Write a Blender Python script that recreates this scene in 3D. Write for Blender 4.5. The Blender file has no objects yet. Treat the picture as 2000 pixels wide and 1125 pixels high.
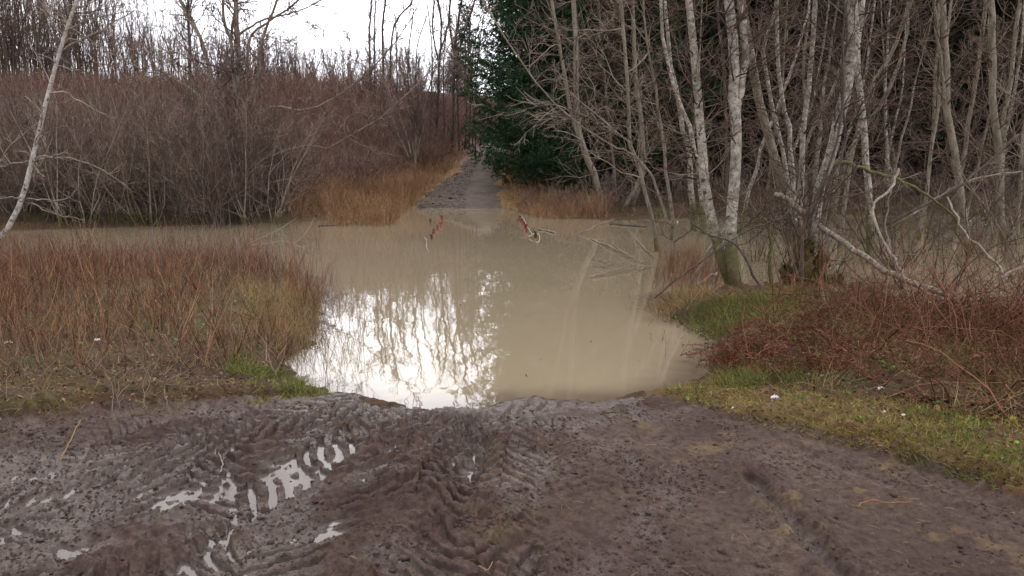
import bpy, math, random
import numpy as np
R = math.radians
rng = np.random.default_rng(7)
random.seed(7)
scene = bpy.context.scene
col = scene.collection

# ------------------------------------------------------------------ camera
CAMZ = 1.8; F = 1445.0; PITCH = math.atan(242.5 / F)
cam = bpy.data.cameras.new('camera'); cam.sensor_width = 36; cam.lens = F / 2000 * 36
cam.clip_start = 0.05; cam.clip_end = 2000
camo = bpy.data.objects.new('camera', cam); col.objects.link(camo)
camo.location = (0, 0, CAMZ); camo.rotation_euler = (R(90) - PITCH, 0, 0)
scene.camera = camo

# ------------------------------------------------------------------ sky and sun (overcast)
SUN_EL, SUN_AZ = R(40), R(-20)
w = bpy.data.worlds.new('World'); scene.world = w; w.use_nodes = True
nt = w.node_tree; bg = nt.nodes['Background']
sky = nt.nodes.new('ShaderNodeTexSky'); sky.sky_type = 'NISHITA'; sky.sun_disc = False
sky.sun_elevation = SUN_EL; sky.sun_rotation = SUN_AZ
tc = nt.nodes.new('ShaderNodeTexCoord'); sep = nt.nodes.new('ShaderNodeSeparateXYZ')
nt.links.new(tc.outputs['Generated'], sep.inputs[0])
rp = nt.nodes.new('ShaderNodeValToRGB'); rp.color_ramp.elements[0].position = 0.0
rp.color_ramp.elements[0].color = (0.80, 0.80, 0.88, 1); rp.color_ramp.elements[1].position = 0.9
rp.color_ramp.elements[1].color = (.98, 0.96, .97, 1)
e = rp.color_ramp.elements.new(0.16); e.color = (1.05, 1.06, 1.14, 1)
e = rp.color_ramp.elements.new(0.5); e.color = (0.95, 0.94, .96, 1)
nt.links.new(sep.outputs['Z'], rp.inputs[0])
cn = nt.nodes.new('ShaderNodeTexNoise'); cn.inputs['Scale'].default_value = 2.6; cn.inputs['Detail'].default_value = 5
nt.links.new(tc.outputs['Generated'], cn.inputs['Vector'])
cr = nt.nodes.new('ShaderNodeMapRange'); cr.inputs[1].default_value = .3; cr.inputs[2].default_value = .7
cr.inputs[3].default_value = 13.0; cr.inputs[4].default_value = 19.0
nt.links.new(cn.outputs['Fac'], cr.inputs[0])
vm = nt.nodes.new('ShaderNodeVectorMath'); vm.operation = 'SCALE'
# the cloud is thinner and brighter round the hidden sun
sd_ = nt.nodes.new('ShaderNodeVectorMath'); sd_.operation = 'DOT_PRODUCT'
sd_.inputs[1].default_value = (math.sin(SUN_AZ) * math.cos(SUN_EL), math.cos(SUN_AZ) * math.cos(SUN_EL), math.sin(SUN_EL))
nt.links.new(tc.outputs['Generated'], sd_.inputs[0])
m1_ = nt.nodes.new('ShaderNodeMath'); m1_.operation = 'MAXIMUM'; m1_.inputs[1].default_value = 0; nt.links.new(sd_.outputs['Value'], m1_.inputs[0])
m2_ = nt.nodes.new('ShaderNodeMath'); m2_.operation = 'POWER'; m2_.inputs[1].default_value = 5; nt.links.new(m1_.outputs[0], m2_.inputs[0])
m3_ = nt.nodes.new('ShaderNodeMath'); m3_.operation = 'MULTIPLY_ADD'; m3_.inputs[1].default_value = .62; m3_.inputs[2].default_value = .84; nt.links.new(m2_.outputs[0], m3_.inputs[0])
m4_ = nt.nodes.new('ShaderNodeMath'); m4_.operation = 'MULTIPLY'; nt.links.new(m3_.outputs[0], m4_.inputs[0]); nt.links.new(cr.outputs[0], m4_.inputs[1])
# a darker bank of cloud to the left
lx_ = nt.nodes.new('ShaderNodeMapRange'); lx_.inputs[1].default_value = -.55; lx_.inputs[2].default_value = -.12; lx_.inputs[3].default_value = .48; lx_.inputs[4].default_value = 1.0
nt.links.new(sep.outputs['X'], lx_.inputs[0])
m5_ = nt.nodes.new('ShaderNodeMath'); m5_.operation = 'MULTIPLY'; nt.links.new(m4_.outputs[0], m5_.inputs[0]); nt.links.new(lx_.outputs[0], m5_.inputs[1])
nt.links.new(rp.outputs[0], vm.inputs[0]); nt.links.new(m5_.outputs[0], vm.inputs['Scale'])
mx = nt.nodes.new('ShaderNodeMix'); mx.data_type = 'RGBA'; mx.inputs['Factor'].default_value = 0.965
nt.links.new(sky.outputs[0], mx.inputs['A']); nt.links.new(vm.outputs[0], mx.inputs['B'])
nt.links.new(mx.outputs['Result'], bg.inputs['Color']); bg.inputs['Strength'].default_value = 0.12
sl = bpy.data.lights.new('sun', 'SUN'); sl.energy = 0.6; sl.angle = R(60); sl.color = (1, .97, .93)
so = bpy.data.objects.new('sun', sl); col.objects.link(so)
so.rotation_euler = (R(90) - SUN_EL, 0, math.pi - SUN_AZ)
so.location = (-5, 20, 30)
scene.view_settings.view_transform = 'Standard'; scene.view_settings.look = 'None'
scene.view_settings.exposure = 0.42; scene.view_settings.gamma = 1.0

# ------------------------------------------------------------------ pixel <-> world helpers
cp, sp = math.cos(PITCH), math.sin(PITCH)
def ray(px, py):
    px = np.asarray(px, float); py = np.asarray(py, float)
    u = (px - 1000) / F; v = (562.5 - py) / F
    return np.stack([u, cp + v * sp, -sp + v * cp], -1)
def at(px, py, D):                 # a point seen at that pixel, D metres ahead
    d = ray(px, py); D = np.asarray(D, float)
    return np.array([0, 0, CAMZ]) + d * (D / d[..., 1])[..., None]
def gnd(px, py, z=0.0):            # where that pixel meets the level z
    d = ray(px, py)
    return np.array([0, 0, CAMZ]) + d * ((z - CAMZ) / d[..., 2])[..., None]

# ------------------------------------------------------------------ noise
_perm = np.random.default_rng(3).random((256, 256)).astype(np.float32)
def vnoise(x, y):
    x = np.asarray(x, float); y = np.asarray(y, float)
    xi = np.floor(x).astype(int); yi = np.floor(y).astype(int); fx = x - xi; fy = y - yi
    fx = fx * fx * fx * (fx * (fx * 6 - 15) + 10); fy = fy * fy * fy * (fy * (fy * 6 - 15) + 10)
    a = _perm[xi & 255, yi & 255]; b = _perm[(xi + 1) & 255, yi & 255]
    c = _perm[xi & 255, (yi + 1) & 255]; d = _perm[(xi + 1) & 255, (yi + 1) & 255]
    return (a * (1 - fx) + b * fx) * (1 - fy) + (c * (1 - fx) + d * fx) * fy
def fbm(x, y, s, o=4, g=.5):
    r = 0; a = 1; t = 0; x = np.asarray(x) / s; y = np.asarray(y) / s
    for i in range(o):
        c_, s_ = math.cos(.7 * i + .3), math.sin(.7 * i + .3)
        r = r + a * (vnoise(x * c_ - y * s_ + 17.3 * i, x * s_ + y * c_ + 5.1 * i) - .5); t += a; a *= g; x = x * 2.03; y = y * 2.03
    return r / t * 2
def ridged(x, y, s, o=3):
    r = 0; a = 1; t = 0; x = np.asarray(x) / s; y = np.asarray(y) / s
    for i in range(o):
        c_, s_ = math.cos(.9 * i + 1.3), math.sin(.9 * i + 1.3)
        r = r + a * (1 - np.abs(2 * vnoise(x * c_ - y * s_ + 31.3 * i, x * s_ + y * c_ + 9.1 * i) - 1)); t += a; a *= .55; x = x * 2.1; y = y * 2.1
    return r / t
def sst(a, b, x):
    t = np.clip((x - a) / (b - a), 0, 1); return t * t * (3 - 2 * t)
def sdist(poly, x, y):             # signed distance, + outside
    x = np.asarray(x, float); y = np.asarray(y, float)
    d = np.full(x.shape, 1e9); ins = np.zeros(x.shape, bool); n = len(poly)
    for i in range(n):
        ax, ay = poly[i]; bx, by = poly[(i + 1) % n]; ex, ey = bx - ax, by - ay
        t = np.clip(((x - ax) * ex + (y - ay) * ey) / (ex * ex + ey * ey + 1e-12), 0, 1)
        d = np.minimum(d, (x - ax - t * ex) ** 2 + (y - ay - t * ey) ** 2)
        if ey != 0:
            c = ((ay > y) != (by > y)) & (x < ex * (y - ay) / ey + ax); ins ^= c
    d = np.sqrt(d); return np.where(ins, -d, d)
def pxpoly(pts, z=0.0):
    p = np.array(pts, float); g = gnd(p[:, 0], p[:, 1], z); return g[:, :2]

# ------------------------------------------------------------------ the lie of the land
WATER = pxpoly([(566,748),(610,752),(650,768),(700,772),(760,792),(850,796),(930,799),(1000,786),(1100,783),(1200,782),(1270,775),(1330,757),
    (1375,735),(1392,700),(1412,668),(1385,640),(1318,622),(1290,603),(1300,580),(1400,574),(1480,572),(1560,575),(1650,580),(1750,592),
    (1850,606),(2000,622),(2700,680),(3400,640),(3400,440),(2400,425),(2000,424),(1600,418),(1400,424),(1200,429),(1080,426),(1020,412),(995,406),(805,406),
    (760,412),(600,432),(500,434),(300,441),(0,450),(-800,462),(-800,560),(-300,550),(0,540),(300,532),(500,530),(585,543),(622,580),
    (615,640),(598,678),(560,700)])
MUD = pxpoly([(-2500,1000),(-200,850),(0,830),(250,806),(560,764),(640,755),(760,770),(1000,765),(1290,764),(1400,800),(1500,832),(1700,873),(1850,922),
    (2000,972),(2300,1060),(3500,1500),(4200,2600),(-4200,2600)], .12)
PY = np.array([20, 30, 33, 38, 47, 60, 75, 400.]); PZ = np.array([-.35, .06, .38, 1.0, 2.1, 3.7, 4.6, 5.0])
PX = np.array([-1.2, -2.05, -2.15, -2.0, -1.72, -1.3, 11, 60.]); PW = np.array([2.0, 2.0, 1.6, 1.35, 1.1, .8, .9, .9])
BANKF = 12.5
# wheel tracks in the mud: start px, end px, half width, lug spacing, lug depth, slant
TRK = [((-150,990),(560,815),.30,.17,.040,1.0),((-500,1250),(250,850),.28,.18,.036,-1.0),((200,1280),(420,850),.24,.16,.034,1.0),((1000,1300),(830,800),.26,.17,.030,-1.0),((60,1180),(640,850),.30,.19,.038,1.1),((330,1250),(700,860),.28,.18,.040,-.9),
       ((650,1250),(890,800),.30,.16,.036,1.0),((900,1250),(1000,800),.28,.15,.020,.9),((1230,1300),(1120,800),.25,.14,.012,.9),
       ((-400,1100),(900,830),.25,.2,.026,-1.0),((1560,1280),(1290,800),.2,.13,.008,.8)]
TRK = [(gnd(*a, .12)[:2], gnd(*b, .12)[:2], hw, s, d, k) for a, b, hw, s, d, k in TRK]
def mudmask(x, y):
    return sst(.10, -.10, sdist(MUD, x, y) + .30 * fbm(x, y, .6, 5, .6))
def mud_detail(x, y):
    rough = np.clip(.62 - .26 * x + .25 * fbm(x, y, .9, 2), .25, 1.0)      # churned on the left, packed on the right
    wx = x + .07 * fbm(x + 9, y, .35, 3); wy = y + .07 * fbm(x, y + 9, .35, 3)
    h = .024 * fbm(x, y, .8, 3) * rough; tm = 0
    for (a, b, hw, s, d, k) in TRK:
        t = (b - a) / np.linalg.norm(b - a); n = np.array([-t[1], t[0]])
        u = (wx - a[0]) * t[0] + (wy - a[1]) * t[1]; v = (wx - a[0]) * n[0] + (wy - a[1]) * n[1]
        m = sst(hw + .05, hw - .03, np.abs(v))
        ph = (u + k * np.abs(v)) / (s * .74); ph = ph + .5 * (np.floor((v > 0) * 1.0))
        saw = np.abs((ph % 1.0) - .5) * 2
        lug = sst(.30, .52, saw)
        amp = np.clip(.85 + 1.2 * fbm(u + k, v, .6, 2), 0.0, 1.2)
        tm = np.maximum(tm, m * np.minimum(amp, 1)); h = h - m * amp * (d * 1.45 * (1 - lug) + .10 * d) * np.clip(.75 - .45 * x, .3, 1) + .012 * amp * np.exp(-((np.abs(v) - hw - .06) / .05) ** 2)
    h = h + rough * (1 - .65 * tm) * (.030 * (ridged(wx, wy * 1.1, .19, 3) - .62) + .024 * (ridged(wx * 1.1, y, .075, 4) - .6)) + .010 * fbm(x, y, .03, 3, .7) * (.4 + rough) + .016 * (ridged(wy, wx, .09, 3) - .6)
    # crumbly heaps of thrown-up mud
    for (px, py, r_, a_) in ((935,1005,.34,.06),(790,950,.3,.045),(740,1080,.3,.05),(760,905,.25,.03),(870,1060,.3,.04),(250,1100,.35,.05),(1270,782,.16,.05),(690,778,.2,.05),(800,800,.25,.035),(1000,830,.3,.02),(210,870,.3,.03)):
        g = gnd(px, py, .12); q = np.exp(-(((x - g[0]) ** 2 + (y - g[1]) ** 2) / r_ ** 2))
        h = h + q * a_ * (.2 + .9 * ridged(wx + 3, wy, .10, 3) * np.clip(.5 + 2 * fbm(x, y, .16, 2), 0, 1.3))
    # the deep rut on the right
    for P in (((1462,930),(1530,1000),(1585,1065),(1650,1135)), ((1500,850),(1620,905),(1760,960),(1900,1010))):
        g = np.array([gnd(a, b, .12)[:2] for a, b in P])
        dd = np.full(x.shape, 9.)
        for i in range(len(g) - 1):
            e_ = g[i + 1] - g[i]; t = np.clip(((x - g[i][0]) * e_[0] + (y - g[i][1]) * e_[1]) / (e_ @ e_), 0, 1)
            dd = np.minimum(dd, np.hypot(x - g[i][0] - t * e_[0], y - g[i][1] - t * e_[1]))
        dd = dd + .035 * fbm(x, y, .12, 3)
        k = 1.0 if P[0][0] == 1462 else .35
        h = h - .065 * k * np.exp(-(dd / .045) ** 2) + .03 * k * np.exp(-((dd - .10) / .07) ** 2) * (.4 + ridged(x, y, .05, 2))
    return h
def wetmap(x, y):                  # low ground where water stands
    m = .024 * sst(.10, .42, fbm(x + 50, y, .30, 3)) * sst(.4, -1.2, x) * sst(4.6, 4.0, y)
    for (px, py, r_, a_) in ((430,1090,.30,.030),(250,1060,.22,.012),(170,985,.3,.014),(610,1060,.12,.02),(620,1030,.2,.018),(765,1100,.18,.03),(690,900,.2,.012),(60,1040,.4,.016),(400,950,.35,.006),(-200,1000,.6,.02),(560,1000,.3,.008),(330,900,.4,.006),(150,900,.3,.012),(610,940,.2,.016),(480,985,.25,.006),(90,960,.3,.012),(700,1010,.2,.014),(820,1120,.2,.012)):
        g = gnd(px, py, .12); m = m + a_ * np.exp(-(((x - g[0]) ** 2 + ((y - g[1])) ** 2) / r_ ** 2))
    return m
def height(x, y, detail=True):
    x = np.asarray(x, float); y = np.asarray(y, float)
    sd = sdist(WATER, x, y) + np.where(y < BANKF, .10 * fbm(x, y, .5, 3) + .09 * fbm(x + 4, y, .14, 3), .2 * fbm(x, y, .5, 3))
    near = y < BANKF
    z = np.where(sd > 0, .0, np.maximum(-.9, .30 * sd))
    mm = mudmask(x, y) * (y < 8)
    shore = .13 * (1 - np.exp(-np.maximum(sd, 0) / .30))
    zn_mud = .13 * (1 - np.exp(-np.maximum(sd, 0) / .35))
    veg = .04 * fbm(x, y, .9, 3) + .035 * ridged(x, y, .22, 3) + .02 * fbm(x, y, .06, 2)
    zn_veg = shore + (.10 * sst(0, 1.5, sd) + veg) * sst(0, .25, sd)
    if detail:
        md = mud_detail(x, y) - wetmap(x, y)
    else: md = 0
    zn = zn_mud * mm + zn_veg * (1 - mm) + md * mm * sst(-.5, .25, sd)
    z1 = np.where(sd > 0, zn, z + md * mm * sst(-.5, .25, sd) * .7)
    # moss mounds at the tree feet on the right bank
    for (px, py, r_, a_) in ((1575,560,.33,.22),(1430,572,.4,.10),(1660,600,.6,.10)):
        g = gnd(px, py, .0); z1 = z1 + a_ * np.exp(-(((x - g[0]) ** 2 + (y - g[1]) ** 2) / r_ ** 2)) * sst(-.3, .2, sd)
    # far side
    zp = np.interp(y, PY, PZ); xp = np.interp(y, PY, PX); side = x - xp
    emb = .35 * sst(0, 4, sd) + 7.3 * sst(36, 61.5, y) ** 1.1 + .25 * fbm(x, y, 6, 3) - .02 * np.maximum(y - 62, 0)
    zr = .25 * sst(0, 3, sd) + .012 * np.maximum(y - 30, 0) + .15 * fbm(x, y, 3, 3)
    sl_ = sst(1.9, 9 - 3 * sst(58, 66, y), -side); sr_ = sst(1.9, 9, side)
    zf = zp * (1 - sl_) * (1 - sr_) + emb * sl_ + zr * sr_
    pm = sst(2.2, 1.2, np.abs(side) / np.interp(y, PY, PW) * 1.0)
    zf = zf + (.10 * ridged(x, y, .5, 3)) * (1 - pm) + .05 * pm * fbm(x, y, .9, 3) * sst(.2, 1, np.abs(side) + .3)
    zf = np.where(sd > 0, np.maximum(zf, .02) * 1.0, np.minimum(z, -.02))
    zf = np.where(sd > 0, zf * sst(0, .5, sd) + .0, zf)
    return np.where(near, z1, zf)
def hz(x, y): return float(height(np.array([x]), np.array([y]), False)[0])

# ------------------------------------------------------------------ materials
MATS = {}
def mat(name, build):
    if name in MATS: return MATS[name]
    m = bpy.data.materials.new(name); m.use_nodes = True; t = m.node_tree
    build(t, t.nodes['Principled BSDF']); MATS[name] = m; return m
def N(t, kind, **kw):
    n = t.nodes.new(kind)
    for k, v in kw.items():
        if k in n.inputs: n.inputs[k].default_value = v
        else: setattr(n, k, v)
    return n
def noise(t, scale, detail=4, vec=None, rough=.55):
    n = N(t, 'ShaderNodeTexNoise', Scale=scale, Detail=detail, Roughness=rough)
    if vec: t.links.new(vec, n.inputs['Vector'])
    return n.outputs['Fac']
def coord(t, k='Object'):
    return N(t, 'ShaderNodeTexCoord').outputs[k]
def ramp(t, fac, stops):
    r = N(t, 'ShaderNodeValToRGB'); els = r.color_ramp.elements
    while len(els) < len(stops): els.new(.5)
    for el, (p, c) in zip(els, stops): el.position = p; el.color = (*c, 1) if len(c) == 3 else c
    t.links.new(fac, r.inputs[0]); return r.outputs[0]
def mixc(t, f, a, b):
    m = N(t, 'ShaderNodeMix', data_type='RGBA')
    for s_, v in (('Factor', f), ('A', a), ('B', b)):
        if isinstance(v, (int, float)): m.inputs[s_].default_value = v
        elif isinstance(v, tuple): m.inputs[s_].default_value = (*v, 1)
        else: t.links.new(v, m.inputs[s_])
    return m.outputs['Result']
def maprange(t, f, a, b, c, d):
    m = N(t, 'ShaderNodeMapRange'); m.inputs[1].default_value = a; m.inputs[2].default_value = b; m.inputs[3].default_value = c; m.inputs[4].default_value = d
    t.links.new(f, m.inputs[0]); return m.outputs[0]
def math_(t, op, a, b=0.0):
    m = N(t, 'ShaderNodeMath', operation=op)
    for i, v in ((0, a), (1, b)):
        if isinstance(v, (int, float)): m.inputs[i].default_value = v
        else: t.links.new(v, m.inputs[i])
    return m.outputs[0]
def bump(t, h, s, d, p):
    b = N(t, 'ShaderNodeBump', Strength=s, Distance=d); t.links.new(h, b.inputs['Height']); t.links.new(b.outputs[0], p.inputs['Normal'])
def attr(t, n): return N(t, 'ShaderNodeAttribute', attribute_name=n).outputs['Fac']

def m_mud(t, p):
    o = coord(t); n1 = noise(t, 1.3, 5, o); n2 = noise(t, 22, 5, o, .7)
    c = ramp(t, n1, [(.3, (.066, .042, .033)), (.55, (.108, .073, .060)), (.75, (.165, .118, .093))])
    c = mixc(t, maprange(t, n2, .38, .66, 0, .8), c, (.033, .020, .017))
    strw = maprange(t, noise(t, 3.1, 6, o, .7), .56, .66, 0, .45)
    c = mixc(t, math_(t, 'MULTIPLY', strw, attr(t, 'dry')), c, (.21, .15, .075))
    t.links.new(c, p.inputs['Base Color'])
    wet = attr(t, 'wet')
    r = math_(t, 'SUBTRACT', maprange(t, noise(t, 9, 4, o), .3, .7, .42, .78), math_(t, 'MULTIPLY', wet, .34))
    t.links.new(r, p.inputs['Roughness']); t.links.new(maprange(t, wet, .30, .8, .10, .6), p.inputs['Specular IOR Level'])
    bump(t, noise(t, 70, 6, o, .8), .9, .012, p)
def m_ground(t, p):
    o = coord(t); n1 = noise(t, .9, 6, o); n2 = noise(t, 14, 5, o, .7)
    c = ramp(t, n1, [(.3, (.060, .038, .024)), (.5, (.095, .055, .030)), (.62, (.10, .085, .035)), (.72, (.07, .095, .025))])
    c = mixc(t, maprange(t, n2, .35, .65, 0, .8), c, (.024, .016, .012))
    far = mixc(t, maprange(t, noise(t, 1.4, 6, o, .7), .35, .65, 0, 1), (.075, .038, .032), (.13, .065, .050))
    c = mixc(t, attr(t, 'brush'), c, far)
    straw = mixc(t, maprange(t, noise(t, 5, 6, o, .7), .35, .65, 0, 1), (.16, .075, .035), (.27, .18, .075))
    c = mixc(t, attr(t, 'straw'), c, straw)
    t.links.new(c, p.inputs['Base Color']); p.inputs['Roughness'].default_value = .8; p.inputs['Specular IOR Level'].default_value = .12
    bump(t, noise(t, 40, 5, o, .7), .8, .02, p)
def m_path(t, p):
    o = coord(t)
    c = ramp(t, noise(t, 2.2, 6, o, .7), [(.3, (.050, .034, .025)), (.5, (.100, .070, .053)), (.72, (.165, .12, .092))])
    c = mixc(t, maprange(t, noise(t, 14, 4, o, .7), .5, .68, 0, .8), c, (.045, .033, .028)); c = mixc(t, attr(t, 'dry'), c, (.19, .15, .13)); p.inputs['Specular IOR Level'].default_value = .2
    t.links.new(c, p.inputs['Base Color'])
    p.inputs['Roughness'].default_value = .85
    bump(t, noise(t, 18, 5, o, .75), .9, .05, p)
def m_water(t, p):
    o = coord(t)
    c = mixc(t, maprange(t, noise(t, .12, 4, o), .35, .65, 0, 1), (.220, .175, .115), (.255, .207, .140))
    c = mixc(t, attr(t, 'shallow'), c, (.085, .062, .045))
    t.links.new(c, p.inputs['Base Color']); p.inputs['Roughness'].default_value = .015
    p.inputs['IOR'].default_value = 1.333
    mp = N(t, 'ShaderNodeMapping'); mp.inputs['Scale'].default_value = (1.0, .55, 1); t.links.new(o, mp.inputs['Vector'])
    bump(t, noise(t, 2.4, 3, mp.outputs[0]), .10, .02, p)
def m_puddle(t, p):
    p.inputs['Base Color'].default_value = (.085, .066, .058, 1); p.inputs['Roughness'].default_value = .10; p.inputs['IOR'].default_value = 1.333
def barkmat(light, mid, dark, birch=0.0, moss=0.0, zs=1.0):
    def f(t, p):
        o = coord(t); mp = N(t, 'ShaderNodeMapping'); mp.inputs['Scale'].default_value = (1, 1, .35) if birch < .5 else (1, 1, 1.25); t.links.new(o, mp.inputs['Vector'])
        c = mixc(t, maprange(t, noise(t, 9, 5, mp.outputs[0], .65), .38, .62, 0, 1), light, mid)
        d = maprange(t, noise(t, 11 if birch > .5 else 16, 5, mp.outputs[0], .65), .57, .64, 0, 1 if birch > .5 else .6)
        c = mixc(t, d, c, dark)
        if moss > 0:
            s = N(t, 'ShaderNodeSeparateXYZ'); t.links.new(o, s.inputs[0])
            lo = maprange(t, s.outputs['Z'], .15, 1.1 * moss, 1, 0)
            mm = maprange(t, math_(t, 'ADD', lo, noise(t, 5, 4, o)), .85, 1.1, 0, .85)
            c = mixc(t, mm, c, mixc(t, maprange(t, noise(t, 14, 3, o), .35, .65, 0, 1), (.055, .050, .012), (.13, .13, .025)))
        t.links.new(c, p.inputs['Base Color']); c = mixc(t, maprange(t, noise(t, 34, 4, o, .7), .42, .62, 0, .55), c, tuple(v * .45 for v in mid))
        t.links.new(c, p.inputs['Base Color']); p.inputs['Specular IOR Level'].default_value = .15
        p.inputs['Roughness'].default_value = .75
        bump(t, noise(t, 30, 5, mp.outputs[0], .7), .6, .012, p)
    return f
def varmat(a, b, rough=.7, sc=1.5):
    def f(t, p):
        g = N(t, 'ShaderNodeNewGeometry'); r = g.outputs['Random Per Island']
        c = mixc(t, math_(t, 'POWER', r, 1.7), tuple(x * .62 for x in a), tuple(x * 1.18 for x in b))
        c = mixc(t, maprange(t, noise(t, sc, 3, coord(t)), .35, .65, 0, .4), c, tuple(x * .55 for x in a))
        t.links.new(c, p.inputs['Base Color']); p.inputs['Roughness'].default_value = rough; p.inputs['Specular IOR Level'].default_value = .12
    return f
M_MUD = mat('wet mud', m_mud); M_GROUND = mat('litter ground', m_ground); M_PATH = mat('gravel path', m_path)
M_WATER = mat('muddy water', m_water); M_PUD = mat('puddle water', m_puddle)
M_BIRCH = mat('birch bark', barkmat((.50, .45, .39), (.20, .17, .13), (.045, .033, .027), 1, 1.25))
M_BIRCHW = mat('white birch bark', barkmat((.56, .52, .47), (.34, .30, .26), (.05, .037, .03), 1, 0))
M_ALDER = mat('alder bark', barkmat((.31, .26, .205), (.165, .14, .10), (.075, .055, .045), 0, .35))
M_DARKB = mat('dark bark', barkmat((.13, .10, .085), (.075, .055, .045), (.035, .026, .022), 0))
M_MOSSY = mat('mossy bark', barkmat((.15, .12, .09), (.085, .065, .04), (.04, .03, .022), 0, 1.9))
M_TWIG = mat('twigs', varmat((.095, .060, .044), (.22, .155, .118)))
M_TWIGP = mat('pale twigs', varmat((.18, .135, .105), (.36, .29, .235)))
M_TWIGD = mat('dark twigs', varmat((.050, .032, .023), (.135, .09, .066)))
M_TWIGR = mat('purplish twigs', varmat((.15, .095, .080), (.32, .23, .195)))
M_REDST = mat('red stems', varmat((.12, .045, .027), (.37, .195, .11)))
M_ORST = mat('rusty stems', varmat((.21, .10, .052), (.46, .29, .16)))
M_BRUSH = mat('hill brush', varmat((.13, .072, .056), (.36, .225, .17)))
M_STRAW = mat('straw', varmat((.24, .15, .065), (.42, .31, .15)))
M_GRASS = mat('green grass', varmat((.085, .11, .026), (.25, .25, .07)))
M_YGRASS = mat('yellow grass', varmat((.20, .165, .035), (.44, .36, .09)))
M_FERN = mat('dead bracken', varmat((.085, .034, .020), (.24, .11, .06)))
M_LEAF = mat('fallen leaves', varmat((.07, .036, .022), (.24, .14, .085), .55))
M_GLEAF = mat('green leaves', varmat((.05, .11, .02), (.13, .22, .05), .5))
M_NEEDLE = mat('spruce needles', varmat((.021, .050, .019), (.05, .112, .040), .6))
M_NEEDLED = mat('dull spruce needles', varmat((.018, .026, .014), (.040, .050, .028), .7))
M_DEADTW = mat('dead spruce twigs', varmat((.040, .028, .021), (.12, .088, .068)))
M_SNOW = mat('old snow', lambda t, p: (setattr(p.inputs['Base Color'], 'default_value', (.62, .62, .64, 1)), setattr(p.inputs['Roughness'], 'default_value', .6), bump(t, noise(t, 60, 3, coord(t)), .5, .01, p)))
M_RED = mat('red paint', lambda t, p: (t.links.new(mixc(t, maprange(t, noise(t, 14, 4, coord(t)), .4, .6, 0, 1), (.26, .045, .035), (.13, .028, .022)), p.inputs['Base Color']), setattr(p.inputs['Roughness'], 'default_value', .5)))
M_DREDT = mat('dark red post top', lambda t, p: (setattr(p.inputs['Base Color'], 'default_value', (.07, .012, .01, 1)), setattr(p.inputs['Roughness'], 'default_value', .7)))
M_ROPE = mat('pale rope', varmat((.38, .42, .30), (.55, .56, .44), .8))
M_LOG = mat('log bark', barkmat((.36, .31, .26), (.19, .155, .125), (.06, .045, .036), 1, 0))
M_WOOD = mat('weathered wood', barkmat((.34, .285, .235), (.20, .16, .125), (.08, .06, .045), 0))

# ------------------------------------------------------------------ mesh helpers
def tag(o, label=None, cat=None, group=None, kind=None):
    if label: o['label'] = label
    if cat: o['category'] = cat
    if group: o['group'] = group
    if kind: o['kind'] = kind
    return o
def mesh(name, V, faces, m, smooth=True, attrs=None):
    me = bpy.data.meshes.new(name); V = np.asarray(V, np.float32)
    fl = [np.asarray(f, np.int32) for f in faces if len(f)]
    me.vertices.add(len(V)); me.vertices.foreach_set('co', V.ravel())
    loops = np.concatenate([f.ravel() for f in fl]); tot = np.concatenate([np.full(len(f), f.shape[1], np.int32) for f in fl])
    start = np.concatenate([[0], np.cumsum(tot)[:-1]]).astype(np.int32)
    me.loops.add(len(loops)); me.loops.foreach_set('vertex_index', loops)
    me.polygons.add(len(tot)); me.polygons.foreach_set('loop_start', start)
    try: me.polygons.foreach_set('loop_total', tot)
    except Exception: pass
    me.polygons.foreach_set('use_smooth', np.full(len(tot), smooth))
    me.update(calc_edges=True); me.validate()
    if attrs:
        for k, v in attrs.items():
            a = me.attributes.new(k, 'FLOAT', 'POINT'); a.data.foreach_set('value', np.asarray(v, np.float32))
    me.materials.append(m); return me
def link(name, me, parent=None, loc=(0, 0, 0)):
    o = bpy.data.objects.new(name, me); col.objects.link(o); o.location = loc
    if parent: o.parent = parent
    return o
def empty(name, loc): 
    o = bpy.data.objects.new(name, None); col.objects.link(o); o.location = loc; o.empty_display_size = .2; return o
def tubes(groups, sides=3, origin=(0, 0, 0), cap=False):
    """groups: list of (P[K,N,3], Rr[K,N]) -> V, [quads]"""
    VV = []; FF = []; base = 0
    for P, Rr in groups:
        if len(P) == 0: continue
        P = np.asarray(P, float); Rr = np.asarray(Rr, float)
        if cap:
            P = np.concatenate([P[:, :1], P, P[:, -1:]], 1); Rr = np.concatenate([Rr[:, :1] * .02, Rr, Rr[:, -1:] * .02], 1)
        K, n, _ = P.shape
        T = np.gradient(P, axis=1); 
        if cap: T[:, 0] = T[:, 2]; T[:, 1] = T[:, 2]; T[:, -1] = T[:, -3]; T[:, -2] = T[:, -3]
        T /= np.linalg.norm(T, axis=2, keepdims=True) + 1e-9
        mt = T.mean(1); ref = np.where((np.abs(mt[:, 2]) > .7)[:, None], np.array([[1., .2, 0]]), np.array([[.1, .1, 1.]]))
        ref = ref[:, None, :] * np.ones((1, n, 1))
        A = np.cross(T, ref); A /= np.linalg.norm(A, axis=2, keepdims=True) + 1e-9; B = np.cross(T, A)
        th = np.arange(sides) * 2 * math.pi / sides
        V = P[:, :, None, :] + Rr[:, :, None, None] * (A[:, :, None, :] * np.cos(th)[None, None, :, None] + B[:, :, None, :] * np.sin(th)[None, None, :, None])
        idx = base + np.arange(K * n * sides).reshape(K, n, sides)
        a = idx[:, :-1, :]; b = idx[:, 1:, :]
        q = np.stack([a, np.roll(a, -1, 2), np.roll(b, -1, 2), b], -1).reshape(-1, 4)
        VV.append(V.reshape(-1, 3)); FF.append(q); base += K * n * sides
    return np.concatenate(VV) - np.asarray(origin), [np.concatenate(FF)]
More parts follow.
